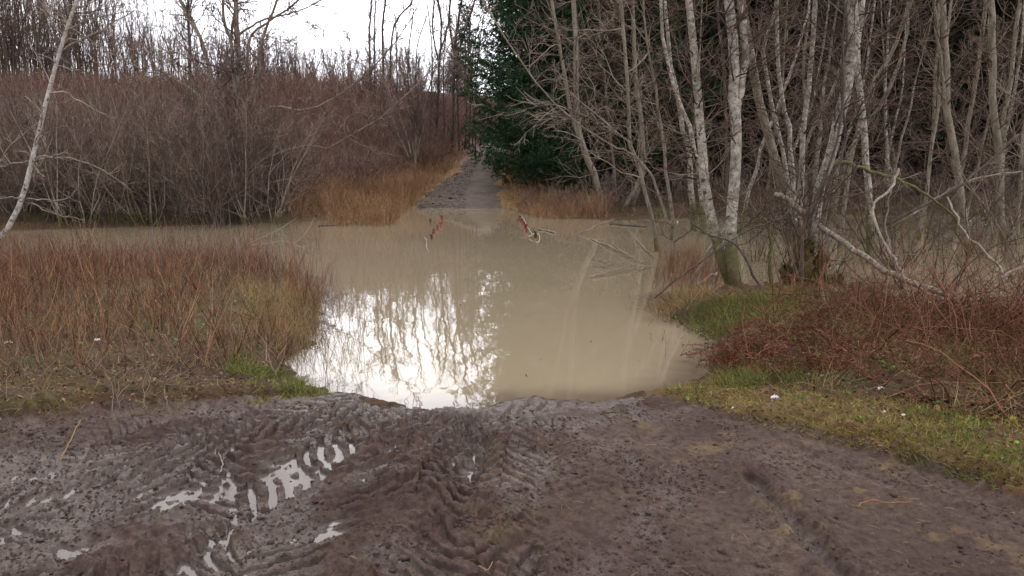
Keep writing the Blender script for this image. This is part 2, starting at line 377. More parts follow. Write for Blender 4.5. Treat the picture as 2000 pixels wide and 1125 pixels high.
def grow(par, m, rng, t0=.2, t1=.98, ang=(35, 70), ln=(.3, .6), rel=True, n=5, rf=.6, rmin=.0, rmax=9, up=.0, wob=.25, taper=.3, flat=0.0, thin=1.0, world=None):
    """children of every polyline in par=(P,R); m = children per parent (may be array)"""
    P, Rr = par; K, Np, _ = P.shape
    idx = np.repeat(np.arange(K), m) if np.ndim(m) else np.repeat(np.arange(K), int(m))
    k = len(idx)
    if k == 0: return np.zeros((0, n, 3)), np.zeros((0, n))
    t = rng.uniform(t0, t1, k) * (Np - 1); i = np.minimum(t.astype(int), Np - 2); f = (t - i)[:, None]
    p0 = P[idx, i] * (1 - f) + P[idx, i + 1] * f; tg = P[idx, i + 1] - P[idx, i]; tg /= np.linalg.norm(tg, axis=1, keepdims=True) + 1e-9
    r0 = Rr[idx, i] * (1 - f[:, 0]) + Rr[idx, i + 1] * f[:, 0]
    L = np.linalg.norm(P[:, -1] - P[:, 0], axis=1)[idx]
    q = rng.normal(size=(k, 3)); q[:, 2] *= (1 - flat); q -= (q * tg).sum(1, keepdims=True) * tg; q /= np.linalg.norm(q, axis=1, keepdims=True) + 1e-9
    a = np.radians(rng.uniform(ang[0], ang[1], k))[:, None]
    d = np.cos(a) * tg + np.sin(a) * q
    l = rng.uniform(ln[0], ln[1], k) * (L * (1 - .55 * t / (Np - 1)) if rel else (1 - .35 * t / (Np - 1)))
    rr = np.clip(np.minimum(r0 * rf, rmax), rmin, None)
    out = np.zeros((k, n, 3)); out[:, 0] = p0
    for s in range(1, n):
        d = d + rng.normal(size=(k, 3)) * wob + np.array([0, 0, up]); d /= np.linalg.norm(d, axis=1, keepdims=True)
        out[:, s] = out[:, s - 1] + d * (l / (n - 1))[:, None]
    rad = rr[:, None] * np.linspace(1, taper, n)[None] ** thin
    return out, rad
def curve(pts, n=14, wob=0.0, rng=rng):
    """resample a traced polyline with Catmull-Rom, optional wobble"""
    p = np.array(pts, float)
    if len(p) == 2: p = np.array([p[0], (p[0] + p[1]) / 2, p[1]])
    q = np.vstack([2 * p[0] - p[1], p, 2 * p[-1] - p[-2]]); m = len(p) - 1
    u = np.linspace(0, m - 1e-6, n); i = u.astype(int); f = (u - i)[:, None]
    a, b, c, d = q[i], q[i + 1], q[i + 2], q[i + 3]
    o = .5 * ((2 * b) + (c - a) * f + (2 * a - 5 * b + 4 * c - d) * f ** 2 + (3 * b - a - 3 * c + d) * f ** 3)
    if wob: o[1:-1] += rng.normal(size=(n - 2, 3)) * wob
    return o
def stack(*a):
    return [x for x in a if len(x[0])]
def strips(P, W, up=None, origin=(0, 0, 0)):
    """flat blades: P[K,N,3], W[K] half width, random facing"""
    K, n, _ = P.shape; T = P[:, -1] - P[:, 0]; q = rng.normal(size=(K, 3)); A = np.cross(T, q); A /= np.linalg.norm(A, axis=1, keepdims=True) + 1e-9
    wd = np.linspace(1, .12, n)[None, :, None] * W[:, None, None] * A[:, None, :]
    V = np.stack([P - wd, P + wd], 2).reshape(-1, 3) - np.asarray(origin)
    idx = np.arange(K * n * 2).reshape(K, n, 2); a = idx[:, :-1]; b = idx[:, 1:]
    return V, [np.stack([a[..., 0], a[..., 1], b[..., 1], b[..., 0]], -1).reshape(-1, 4)]
def inpoly(poly, n, rng, dens=None):
    lo = poly.min(0); hi = poly.max(0); out = []; c = 0
    while c < n:
        p = rng.uniform(lo, hi, (n * 3, 2)); k = sdist(poly, p[:, 0], p[:, 1]) < 0
        if dens is not None: k &= rng.random(len(p)) < dens(p[:, 0], p[:, 1])
        p = p[k]; out.append(p); c += len(p)
    return np.concatenate(out)[:n]
def stems(xy, h, n=5, lean=.25, wob=.12, up=.05, z=None, hv=.45, dirv=(0, 0)):
    k = len(xy); zz = height(xy[:, 0], xy[:, 1], False) if z is None else z
    d = np.stack([rng.normal(size=k) * lean + dirv[0], rng.normal(size=k) * lean + dirv[1], np.ones(k)], -1); d /= np.linalg.norm(d, axis=1, keepdims=True)
    L = h * rng.uniform(1 - hv, 1 + hv, k) if np.ndim(h) == 0 else h * rng.uniform(1 - hv, 1 + hv, k)
    P = np.zeros((k, n, 3)); P[:, 0] = np.column_stack([xy, zz - .03])
    for s in range(1, n):
        d = d + rng.normal(size=(k, 3)) * wob + np.array([0, 0, up]); d /= np.linalg.norm(d, axis=1, keepdims=True)
        P[:, s] = P[:, s - 1] + d * (L / (n - 1))[:, None]
    return P

# ------------------------------------------------------------------ ground, split out of one polar grid
def build_ground():
    th = np.concatenate([np.linspace(-180, -60, 60)[:-1], np.linspace(-60, -37, 60)[:-1], np.linspace(-37, 37, 1150), np.linspace(37, 60, 60)[1:], np.linspace(60, 180, 60)[1:]])
    ys = np.linspace(1190, 395, 640); rr = np.concatenate([[.25, .6, 1.1, 1.6, 2.0], np.array([gnd(1000, v, .1)[1] for v in ys[ys > 560]]), ])
    a = rr[-1]; rr = np.concatenate([rr, a * np.exp(np.linspace(0, math.log(75 / a), 330))[1:], np.array([85, 100, 130, 180, 260, 400, 700])])
    tt = np.radians(th); Rg, Tg = np.meshgrid(rr, tt, indexing='ij')
    x = Rg * np.sin(Tg); y = Rg * np.cos(Tg)
    z = height(x.ravel(), y.ravel()).reshape(x.shape)
    nr, nc = x.shape
    idx = np.arange(nr * nc).reshape(nr, nc)
    q = np.stack([idx[:-1, :-1], idx[:-1, 1:], idx[1:, 1:], idx[1:, :-1]], -1).reshape(-1, 4)[:, ::-1]
    V = np.stack([x, y, z], -1).reshape(-1, 3)
    X, Y = V[:, 0], V[:, 1]
    mm = np.zeros(len(V)); nearm = Y < 8; mm[nearm] = mudmask(X[nearm], Y[nearm])
    side = (X - np.interp(Y, PY, PX)); pw = np.interp(Y, PY, PW)
    pm = (np.abs(side) < pw + .9 * fbm(X, Y, 1.4, 5)) & (Y > 26) & (Y < 75)
    mud = mm > .5
    base_low = .13
    sd = np.full(len(V), 1.0); 
    wet = np.clip(.42 - .12 * X + .9 * fbm(X, Y, .35, 4) + (.118 - V[:, 2]) * 18, 0, 1)
    dry = np.where(Y > 20, .42 * np.exp(-((side - .35 * pw) / (.45 * pw)) ** 2) * np.clip(.8 + 1.2 * fbm(X, Y, 1.0, 3), 0, 1), np.clip(.5 + X * .35, .12, 1))
    brush = sst(24, 36, Y) * (X < np.interp(Y, PY, PX) + 1)
    # straw-coloured banks beside the far path
    straw = ((sst(9, 1.5, np.abs(side)) * sst(22, 28, Y) * sst(56, 40, Y)) * np.where(side > 0, sst(6, 3, side), 1)).clip(0, 1)
    straw = np.maximum(straw, .35 * sst(.9, .2, np.abs(sdist(MUD, X, Y))) * (Y < 9) * (X > 1))
    fq = q
    fm = mud[fq].all(1); fp = pm[fq].all(1) & ~fm; fo = ~fm & ~fp
    for name, sel, m in (('muddy_track', fm, M_MUD), ('path', fp, M_PATH), ('ground', fo, M_GROUND)):
        f = fq[sel]; u, inv = np.unique(f, return_inverse=True)
        me = mesh(name, V[u], [inv.reshape(f.shape)], m, True, {'wet': wet[u], 'dry': dry[u], 'brush': brush[u], 'straw': straw[u]})
        tag(link(name, me), kind='structure')
build_ground()

# pond water and puddles
def sheet(name, x0, x1, y0, y1, z, m, nx=40, ny=60, dip=False):
    X, Y = np.meshgrid(np.linspace(x0, x1, nx), np.linspace(y0, y1, ny)); V = np.stack([X, Y, z - dip * .16 * sst(4.35, 4.75, Y) - dip * .1 * sst(-.1, .35, X)], -1).reshape(-1, 3)
    i = np.arange(nx * ny).reshape(ny, nx); q = np.stack([i[:-1, :-1], i[:-1, 1:], i[1:, 1:], i[1:, :-1]], -1).reshape(-1, 4)
    return tag(link(name, mesh(name, V, [q], m)), kind='structure')
xs = np.concatenate([np.linspace(-60, -6, 60)[:-1], np.linspace(-6, 8, 260), np.linspace(8, 75, 60)[1:]]); ys = np.concatenate([np.linspace(4.6, 14, 220)[:-1], np.linspace(14, 40, 90)])
X, Y = np.meshgrid(xs, ys); i = np.arange(X.size).reshape(X.shape); q = np.stack([i[:-1, :-1], i[:-1, 1:], i[1:, 1:], i[1:, :-1]], -1).reshape(-1, 4)
dep = -height(X.ravel(), Y.ravel(), False); sh = sst(.16, -.01, dep + .05 * fbm(X.ravel(), Y.ravel(), .5, 3)) * .8
tag(link('flood_water', mesh('flood_water', np.stack([X, Y, 0 * X], -1).reshape(-1, 3), [q], M_WATER, True, {'shallow': sh})), kind='structure')
sheet('puddle_water', -5.2, .35, 1.7, 4.9, .086, M_PUD, dip=True)
#__MORE__

# ------------------------------------------------------------------ bare trees
def extend(c, H, r, n_add=8, lean=.08):
    d = c[-1] - c[-3]; d /= np.linalg.norm(d); out = [c[-1]]
    if d[2] < .4: d[2] = .4
    need = H - c[-1][2]
    if need <= .3: return c
    s = need / n_add
    for i in range(n_add):
        d = d * .85 + np.array([r.normal() * lean, r.normal() * lean, .16]); d /= np.linalg.norm(d)
        out.append(out[-1] + d * s / max(d[2], .5))
    return np.vstack([c, out[1:]])
def traced(pxs, D, H=0, drift=0.0, n=14, base=True, wob=.012, zb=None, r=rng):
    pxs = list(pxs); k = len(pxs)
    Ds = np.array([D + drift * i / max(k - 1, 1) for i in range(k)])
    p = at([a for a, b in pxs], [b for a, b in pxs], Ds)
    if base:
        z0 = hz(p[0, 0], p[0, 1]); z0 = min(z0, 0) - .25 if z0 < .02 else z0 - .12
        if p[0, 2] > z0 + .05:
            q = p[0].copy(); d = p[0] - p[1]; d /= max(abs(d[2]), .2)
            q = p[0] + d * min(1.0, (p[0, 2] - z0)) * 1.0; q[2] = z0; p = np.vstack([q, p])
    c = curve(p, n, wob, r)
    return extend(c, H, r) if H else c
def rad(c, r0, r1, pw=1.0):
    s = np.concatenate([[0], np.cumsum(np.linalg.norm(np.diff(c, axis=0), axis=1))]); s /= s[-1]
    return r1 + (r0 - r1) * (1 - s) ** pw
def ress(c, r, n=20):
    s = np.concatenate([[0], np.cumsum(np.linalg.norm(np.diff(c, axis=0), axis=1))]); u = np.linspace(0, s[-1], n)
    return np.column_stack([np.interp(u, s, c[:, i]) for i in range(3)]), np.interp(u, s, r)
def packs(cs):
    rs = [ress(c, r) for c, r in cs]
    return np.stack([a for a, b in rs]), np.stack([b for a, b in rs])
CROWN = dict(m1=70, l1=(1.2, 2.6), a1=(40, 80), up1=.10, m2=7, m3=3, t0=.12, wob=.16, rf=.42, r1max=.03, twr=.004)
def crown_groups(par, seed, **kw):
    c = dict(CROWN); c.update(kw); r = np.random.default_rng(seed)
    K = len(par[0]); L = np.linalg.norm(par[0][:, -1] - par[0][:, 0], axis=1); m = np.maximum(1, (c['m1'] * .8 * L / L.sum()).astype(int))
    g1 = grow(par, m, r, c['t0'], .98, c['a1'], c['l1'], False, 9, c['rf'], c['twr'] * 1.6, c['r1max'], c['up1'], c['wob'], .25)
    g2 = grow(g1, c['m2'], r, .15, .97, (25, 60), (.30, .6), True, 6, .6, c['twr'] * 1.1, .012, c['up1'] * .6, c['wob'], .5)
    g3 = grow(g2, c['m3'], r, .15, .95, (25, 60), (.35, .7), True, 4, .8, c['twr'], .006, .02, .16, .6)
    gt = grow((par[0], par[1]), (m * .25).astype(int), r, c['t0'], .9, (30, 70), (.3, .9), False, 5, .3, c['twr'] * 1.4, .008, .05, .25, .5)
    return g1, g2, g3, gt
def tree(name, label, cs, bark, twig, seed, group=None, cat='tree', sides=9, crown=True, limb_in_trunk=False, cpar=None, **kw):
    par = packs(cs); root = cs[0][0][0].copy(); root[2] = max(root[2], 0)
    t = tag(empty(name, root), label, cat, group)
    V, Fq = tubes([(a[None], b[None]) for a, b in ((c, r) for c, r in cs)], sides, root, cap=True)
    link('trunk', mesh('trunk', V, Fq, bark), t)
    if crown:
        g = crown_groups(packs(cpar) if cpar else par, seed, **kw)
        V1, F1 = tubes(stack(*g), 3, root)
        link('crown', mesh('crown', V1, F1, twig), t)
    return t
def copy_tree(src, loc, rz, sc=1.0, label=None, group=None):
    c = src.copy(); col.objects.link(c); c.location = loc; c.rotation_euler = (0, 0, rz); c.scale = (sc, sc, sc) if np.ndim(sc) == 0 else sc
    if label: c['label'] = label
    if group: c['group'] = group
    for ch in src.children:
        d = ch.copy(); col.objects.link(d); d.parent = c
    return c

r_ = np.random.default_rng(11)
def px2m(w, D): return w / F * D * .38
def T(name, label, D, lines, H=11, bark=None, twig=None, seed=1, group=None, drift=0, cat='tree', cpar=None, **kw):
    """lines: [(pixel points, width px at base, width px at the last point)]; the first starts on the ground"""
    cs = []
    for i, (pts, w0, w1) in enumerate(lines):
        c = traced(pts, D, H * (1 if i == 0 else .93), drift, base=(i == 0), r=r_)
        last = at(pts[-1][0], pts[-1][1], D)[2]; k = len(c)
        s = np.concatenate([[0], np.cumsum(np.linalg.norm(np.diff(c, axis=0), axis=1))]); sl = s[np.argmin(np.abs(c[:, 2] - last))]
        rr = np.interp(s, [0, max(sl, .1), max(s[-1], sl + .1)], [px2m(w0, D), px2m(w1, D), .012 if s[-1] > sl + .3 else px2m(w1, D)])
        if i == 0: rr[0] *= 1.25
        cs.append((c, rr))
    if cpar == 'top': pass
    return tree(name, label, cs, bark or M_ALDER, twig or M_TWIG, seed, group, cat, **kw)

# traced trees at the right, from the far shore to the near bank
T('alder_tree', 'forked pale grey alder leaning left in front of the dark spruce', 28,
  [([(1180,412),(1162,345),(1140,290),(1128,235),(1125,100),(1120,0)], 18, 12), ([(1140,290),(1118,230),(1108,180),(1092,80),(1078,0)], 11, 8)], 13, M_ALDER, M_TWIGP, 21, m1=105, l1=(1.2, 3.6), a1=(45, 85), up1=-.03, m2=10, m3=4, t0=.1)
T('alder_tree', 'grey alder on the far shore with its foot leaning left behind bare stems in water', 29,
  [([(1232,412),(1244,372),(1256,330),(1252,240),(1240,130),(1235,0)], 15, 10)], 12, M_ALDER, M_TWIG, 22, m1=110, l1=(1.5, 3.8), a1=(50, 90), up1=-.03, m2=9, m3=4)
T('alder_tree', 'slim pale stem standing in the water left of the pair, curving left then straight up', 15.3,
  [([(1284,490),(1274,430),(1254,350),(1240,305),(1229,270),(1225,150),(1213,0)], 11, 8)], 9, M_ALDER, M_TWIGP, 23, m1=60, l1=(.8, 2.2), a1=(50, 90), m2=8, m3=4, t0=.25)
T('alder_tree', 'twin slim stems joined at the foot standing in water close by the bank tip', 12.4,
  [([(1312,528),(1315,455),(1305,350),(1298,290),(1290,235),(1282,172),(1268,108)], 13, 5), ([(1314,470),(1300,415),(1281,360),(1262,330),(1235,300),(1205,290)], 9, 4)], 5.2, M_ALDER, M_TWIGP, 24, m1=44, l1=(.6, 1.8), a1=(40, 80), m2=6, m3=3, t0=.2)
T('birch_tree', 'left-leaning birch with a mossy foot and a green moss patch on its trunk', 10.3,
  [([(1428,572),(1410,510),(1394,455),(1380,380),(1370,290),(1365,200),(1355,100),(1345,0)], 30, 17)], 9, M_BIRCH, M_TWIG, 25, r1max=.013, m1=70, l1=(.8, 2.2), a1=(55, 90), m2=8, m3=3, t0=.15, cat='birch')
T('birch_tree', 'thick upright double birch with white and dark bark right of the moss-patched one', 10.1,
  [([(1438,575),(1426,460),(1431,400),(1436,340),(1438,250),(1434,150),(1423,0)], 31, 24), ([(1438,250),(1450,150),(1455,80),(1446,0)], 17, 17)], 10, M_BIRCH, M_TWIG, 26, r1max=.013, m1=80, l1=(.8, 2.4), a1=(55, 90), m2=8, m3=3, t0=.15, cat='birch')
T('alder_tree', 'straight dark thin stem rising just left of the thick upright double birch', 11.5,
  [([(1419,560),(1421,420),(1420,260),(1412,130),(1400,0)], 7, 6)], 8, M_DARKB, M_TWIGD, 27, m1=30, l1=(.5, 1.6), m2=6, m3=3)
T('birch_tree', 'broad grey birch leaning left between the double birch and the mossy stump', 13.5,
  [([(1562,505),(1541,420),(1520,330),(1490,225),(1470,130),(1452,40),(1447,0)], 25, 20)], 10, M_ALDER, M_TWIG, 28, r1max=.013, m1=70, l1=(.8, 2.4), m2=8, m3=3, cat='birch')
T('birch_tree', 'thin white birch stem running straight above the broken elbow log', 12.2,
  [([(1556,520),(1547,380),(1544,260),(1528,200),(1518,100),(1516,0)], 14, 9)], 9, M_BIRCH, M_TWIG, 29, r1max=.013, m1=40, l1=(.6, 1.8), m2=7, m3=3, cat='birch')
T('birch_tree', 'thin white birch with a bend near the top and a side limb reaching up right', 12.8,
  [([(1552,515),(1545,410),(1530,304),(1512,224),(1496,132),(1492,80),(1512,25),(1518,0)], 13, 8)], 9, M_BIRCH, M_TWIG, 30, r1max=.013, m1=40, l1=(.6, 1.8), m2=7, m3=3, cat='birch')
T('birch_tree', 'slender white birch leaning right at its top, behind the mossy stump', 11.6,
  [([(1562,530),(1563,430),(1566,340),(1570,240),(1584,130),(1592,0)], 15, 11)], 10, M_BIRCH, M_TWIG, 31, r1max=.013, m1=45, l1=(.6, 1.8), m2=7, m3=3, cat='birch')
T('birch_tree', 'large knotty birch leaning right out of the mossy stump, thickest trunk at the top', 10.6,
  [([(1572,540),(1590,430),(1602,370),(1622,300),(1640,230),(1655,160),(1664,80),(1662,0)], 24, 30)], 10, M_BIRCH, M_TWIG, 32, r1max=.013, m1=80, l1=(.9, 2.4), m2=8, m3=3, cat='birch')
T('birch_tree', 'flaky pale birch close behind the large knotty one, rising from the flooded wood', 13.4,
  [([(1702,500),(1697,400),(1690,290),(1682,215),(1674,100),(1684,0)], 18, 15)], 10, M_BIRCH, M_TWIG, 33, r1max=.013, m1=60, l1=(.8, 2.2), m2=8, m3=3, cat='birch')
T('alder_tree', 'double-stemmed alder in the flooded wood, leaning left and forked above head height', 14.4,
  [([(1893,505),(1884,448),(1872,360),(1862,280),(1850,200),(1848,120),(1841,0)], 21, 14), ([(1862,280),(1842,180),(1832,80),(1825,0)], 9, 8)], 10, M_ALDER, M_TWIG, 34, r1max=.013, m1=80, l1=(.8, 2.6), m2=8, m3=3)
T('alder_tree', 'sturdy grey alder standing in the flood at the right, with white lichen on its foot', 17.6,
  [([(1962,470),(1955,420),(1952,300),(1940,200),(1938,80),(1935,0)], 20, 15)], 11, M_ALDER, M_TWIG, 35, r1max=.013, m1=80, l1=(.9, 2.8), m2=8, m3=3)
T('alder_tree', 'thin grey alder leaning right beside the frame edge', 19,
  [([(1945,455),(1956,340),(1962,240),(1974,140),(1993,0)], 12, 9)], 11, M_ALDER, M_TWIG, 36, m1=50, l1=(.8, 2.4), m2=7, m3=3)
T('alder_tree', 'tall thin alder leaning right between the double-stemmed and the sturdy alder', 20.5,
  [([(1868,440),(1876,345),(1892,248),(1912,120),(1926,0)], 12, 9)], 12, M_ALDER, M_TWIG, 37, m1=60, l1=(.8, 2.4), m2=7, m3=3)
T('alder_tree', 'short leaning stem crossing behind the sturdy alder', 21,
  [([(1886,432),(1908,332),(1928,240),(1940,180)], 9, 5)], 7.5, M_ALDER, M_TWIG, 38, m1=30, l1=(.6, 1.6), m2=6, m3=3)
T('alder_tree', 'thin straight stem left of the double-stemmed alder', 22,
  [([(1803,430),(1811,360),(1820,270),(1829,120),(1834,0)], 9, 6)], 11, M_ALDER, M_TWIG, 39, m1=50, l1=(.8, 2.0), m2=7, m3=3)
T('alder_tree', 'long stem leaning far right above the fallen log', 16,
  [([(1640,480),(1664,300),(1700,172),(1740,104),(1782,0)], 12, 8)], 10, M_ALDER, M_TWIG, 40, r1max=.013, m1=55, l1=(.8, 2.2), m2=7, m3=3)
T('alder_tree', 'thin alder with white-spotted foot at the extreme right of the flooded wood', 16.5,
  [([(1986,490),(1990,400),(1996,300),(2006,200),(2020,0)], 11, 8)], 9, M_ALDER, M_TWIGP, 41, m1=40, l1=(.8, 2.0), m2=7, m3=3)
T('alder_tree', 'dark slanting stem sprouting right out of the mossy stump beside the large knotty birch', 10.4,
  [([(1578,520),(1590,400),(1650,290),(1642,180),(1654,90),(1652,0)], 7, 6)], 7, M_DARKB, M_TWIGD, 42, m1=26, l1=(.5, 1.6), m2=6, m3=3)
T('alder_tree', 'dark curved stem bending right from the bank in front of the mossy stump', 9.9,
  [([(1568,530),(1575,430),(1612,350),(1640,240),(1645,120),(1650,30)], 8, 5)], 6, M_DARKB, M_TWIGD, 43, m1=22, l1=(.5, 1.5), m2=6, m3=3)
T('alder_tree', 'slim brown stem on the far shore between the forked alder and the leaning-foot alder', 31,
  [([(1205,405),(1196,300),(1180,150),(1168,0)], 8, 6)], 12, M_ALDER, M_TWIG, 44, m1=90, l1=(1.2, 3.4), a1=(50, 90), up1=-.02, m2=9, m3=4)
T('alder_tree', 'low broken trunk leaning right at the foot of the far leaning alders', 27.5,
  [([(1215,415),(1238,372),(1256,330),(1262,300)], 13, 6)], 0, M_ALDER, M_TWIG, 45, m1=20, l1=(.4, 1.6), m2=6, m3=3)

# more stems of the flooded wood, filling the depth between the traced trunks
names = ['thin grey stem in the flooded wood behind the near birches']
for i in range(22):
    D = r_.uniform(17, 33); px = r_.uniform(1330, 2080); g = at(px, 400, D); x = g[0]; ln = r_.normal() * .8; hgt = r_.uniform(7, 12)
    z0 = -.3 if hz(x, D) < 0 else hz(x, D) - .1
    c = curve([(x, D, z0), (x + ln * .4 + r_.normal() * .1, D, 2.2), (x + ln, D + r_.normal() * .4, 5), (x + ln * 1.3, D, hgt)], 16, .02, r_)
    tree('alder_tree', names[0], [(c, rad(c, r_.uniform(.045, .10), .012))], M_ALDER if i % 3 else M_BIRCH, M_TWIG if i % 2 else M_TWIGD, 300 + i, 'thin stems of the flooded wood', sides=6,
         m1=40, l1=(.8, 2.6), a1=(45, 88), up1=0, m2=6, m3=3, t0=.06)

# ------------------------------------------------------------------ leaning birch and the big bare tree at the left
c0 = traced([(-75,560),(-35,510),(0,470),(35,415),(55,350),(68,290),(88,200),(118,90),(150,0)], 12.5, 6.2, r=r_)
root = c0[0].copy(); root[2] = 0
t = tag(empty('birch_tree', root), 'white birch leaning right out of the flood at the left edge, with long bare branches', 'birch')
rr = np.interp(np.linspace(0, 1, len(c0)), [0, .5, .75, 1], [.052, .032, .018, .008])
V, Fq = tubes([(c0[None], rr[None])], 10, root, cap=True); link('trunk', mesh('trunk', V, Fq, M_BIRCHW), t)
bl = [([(63,314),(30,320),(-5,330),(-60,350)], 6, 3), ([(63,314),(100,308),(131,293)], 6, 3), ([(66,309),(120,308),(160,316),(205,335),(258,375)], 5, 2), ([(96,182),(122,179),(160,200),(222,236)], 5, 2),
      ([(50,388),(90,392),(128,388),(150,370)], 5, 2), ([(46,388),(15,385),(-20,390)], 5, 3), ([(60,396),(110,418),(160,430)], 4, 2), ([(110,110),(150,80),(190,62),(262,22)], 5, 2), ([(130,60),(170,40),(225,28),(275,22)], 4, 1.5),
      ([(64,320),(78,340),(88,345)], 4, 2), ([(140,50),(100,30),(60,5)], 4, 2), ([(8,320),(20,285),(75,240)], 4, 2)]
bl2 = []
for pts, w0, w1 in bl:
    c = traced(pts, 12.5 - .0, 0, r_.uniform(-.8, .8), base=False, n=12, r=r_); rr = rad(c, px2m(w0, 12.5), px2m(w1, 12.5)); bl2.append((c, rr))
    V, Fq = tubes([(c[None], rr[None])], 5, root, cap=True); link('branch', mesh('branch', V, Fq, M_ALDER), t)
g2 = grow(packs(bl2), 7, r_, .2, .98, (25, 60), (.2, .45), True, 6, .6, .0035, .01, .03, .14, .4); g3 = grow(g2, 3, r_, .2, .95, (25, 60), (.4, .7), True, 4, .8, .003, .006, .02, .15, .6)
gt = grow((c0[None], np.interp(np.linspace(0, 1, len(c0)), [0, 1], [.1, .01])[None]), 50, r_, .3, .98, (35, 75), (.3, 1.3), False, 7, .3, .004, .01, .04, .16, .4); g4 = grow(gt, 5, r_, .2, .95, (25, 60), (.3, .6), True, 4, .8, .003, .006, .02, .15, .6)
V, Fq = tubes(stack(g2, g3, gt, g4), 3, root); link('crown', mesh('crown', V, Fq, M_TWIGP), t)

T('alder_tree', 'big bare spreading tree with many trunks at the far left shore, the tallest there', 25,
  [([(462,432),(464,300),(462,200),(466,120),(463,60),(460,0)], 15, 11), ([(463,240),(456,150),(450,80),(438,45),(436,0)], 10, 7), ([(450,80),(456,40),(463,0)], 7, 6),
   ([(450,420),(430,240),(408,130),(385,60),(352,0)], 12, 8), ([(470,400),(478,260),(484,100),(500,60),(560,20)], 10, 5), ([(472,420),(500,180),(512,80),(530,30),(545,-10)], 10, 6),
   ([(385,62),(370,30),(375,0)], 6, 4), ([(464,70),(505,42),(560,28),(600,15)], 6, 3), ([(455,300),(400,200),(330,150),(285,140)], 9, 3), ([(470,330),(530,305),(590,285),(640,290)], 8, 3), ([(465,320),(520,215),(600,215),(670,180)], 7, 3)],
  11, M_ALDER, M_TWIGR, 60, m1=400, l1=(.9, 2.8), a1=(30, 75), up1=.05, m2=8, m3=4, t0=.15, wob=.2, twr=.008)
T('alder_tree', 'straight thin dark tree left of the big spreading tree', 31,
  [([(372,425),(372,250),(370,120),(368,0)], 8, 6)], 13, M_DARKB, M_TWIGD, 61, m1=90, l1=(.8, 2.4), m2=7, m3=3)

# ------------------------------------------------------------------ multi-stem shrubs (built once per kind, then copied)
def shrub(name, label, group, seed, nst, h, lean, barkm, twigm, rr0=.02, m1=7, m2=5, spread=.35, cat='shrub', up=.06, twr=.0045):
    r = np.random.default_rng(seed); a = r.uniform(0, 2 * math.pi, nst); rad0 = spread * np.sqrt(r.random(nst))
    P = np.zeros((nst, 9, 3)); P[:, 0, 0] = rad0 * np.cos(a); P[:, 0, 1] = rad0 * np.sin(a); P[:, 0, 2] = -.15
    d = np.stack([np.cos(a) * lean * r.uniform(.2, 1.3, nst), np.sin(a) * lean * r.uniform(.2, 1.3, nst), np.ones(nst)], -1); L = h * r.uniform(.5, 1.1, nst)
    for s in range(1, 9):
        d = d + r.normal(size=(nst, 3)) * .11 + np.array([0, 0, up]); d /= np.linalg.norm(d, axis=1, keepdims=True); P[:, s] = P[:, s - 1] + d * (L / 8)[:, None]
    Rr = np.outer(r.uniform(.6, 1.2, nst) * rr0, np.linspace(1, .25, 9))
    g1 = grow((P, Rr), m1, r, .12, .97, (20, 60), (.25, .5), True, 6, .5, twr * 1.2, .012, .05, .14, .4)
    g2 = grow(g1, m2, r, .15, .95, (25, 55), (.3, .65), True, 4, .8, twr, .007, .03, .14, .6)
    t = tag(empty(name, (0, 0, 0)), label, cat, group)
    V, Fq = tubes([(P, Rr)], 5); link('stems', mesh('stems', V, Fq, barkm), t)
    V, Fq = tubes(stack(g1, g2), 3); link('twigs', mesh('twigs', V, Fq, twigm), t)
    return t
def spread(protos, spots, label=None, group=None, smin=.8, smax=1.2, fpx=None):
    used = set()
    for i, (x, y) in enumerate(spots):
        k = r_.integers(len(protos)); s = r_.uniform(smin, smax) * (fpx(x, y) if fpx else 1); z = max(hz(x, y), -.05)
        if k not in used:
            used.add(k); o = protos[k]; o.location = (x, y, z); o.rotation_euler = (0, 0, r_.uniform(0, 6.28)); o.scale = (s, s, s * r_.uniform(.85, 1.15))
        else: copy_tree(protos[k], (x, y, z), r_.uniform(0, 6.28), (s, s, s * r_.uniform(.85, 1.15)))
    for k, p in enumerate(protos):
        if k not in used:
            for ch in list(p.children): bpy.data.objects.remove(ch)
            bpy.data.objects.remove(p)
lab = 'grey brown many-stemmed bare shrub of the thicket along the far left shore'
prs = [shrub('bare_shrub', lab, 'thicket shrubs on the far left shore', 100 + i, 15, 4.1, .5, M_ALDER if i % 2 else M_DARKB, (M_TWIG, M_TWIGR, M_TWIGP, M_TWIG)[i % 4], .020, 10, 7, .6) for i in range(6)]
spots = []
for i in range(74):
    px = r_.uniform(-160, 575); D = 21.3 + abs(r_.normal()) * 5.0
    if px > 520: D += 2
    g = at(px, 400, D); spots.append((g[0], D))
spread(prs, spots, smin=.75, smax=1.15)
lab = 'purplish brown bare shrub on the embankment slope'
prs = [shrub('bare_shrub', lab, 'bare shrubs on the embankment', 130 + i, 18, 3.2, 1.0, M_TWIGR, (M_TWIGR, M_BRUSH)[i % 2], .02, 10, 5, .6, twr=.006) for i in range(5)]
spots = []
while len(spots) < 95:
    px = r_.uniform(-220, 935); D = r_.uniform(33, 51); x = at(px, 400, D)[0]
    if x < np.interp(D, PY, PX) - 3.0 - (D < 44) * 1.5: spots.append((x, D))
spread(prs, spots, smin=.5, smax=.85)

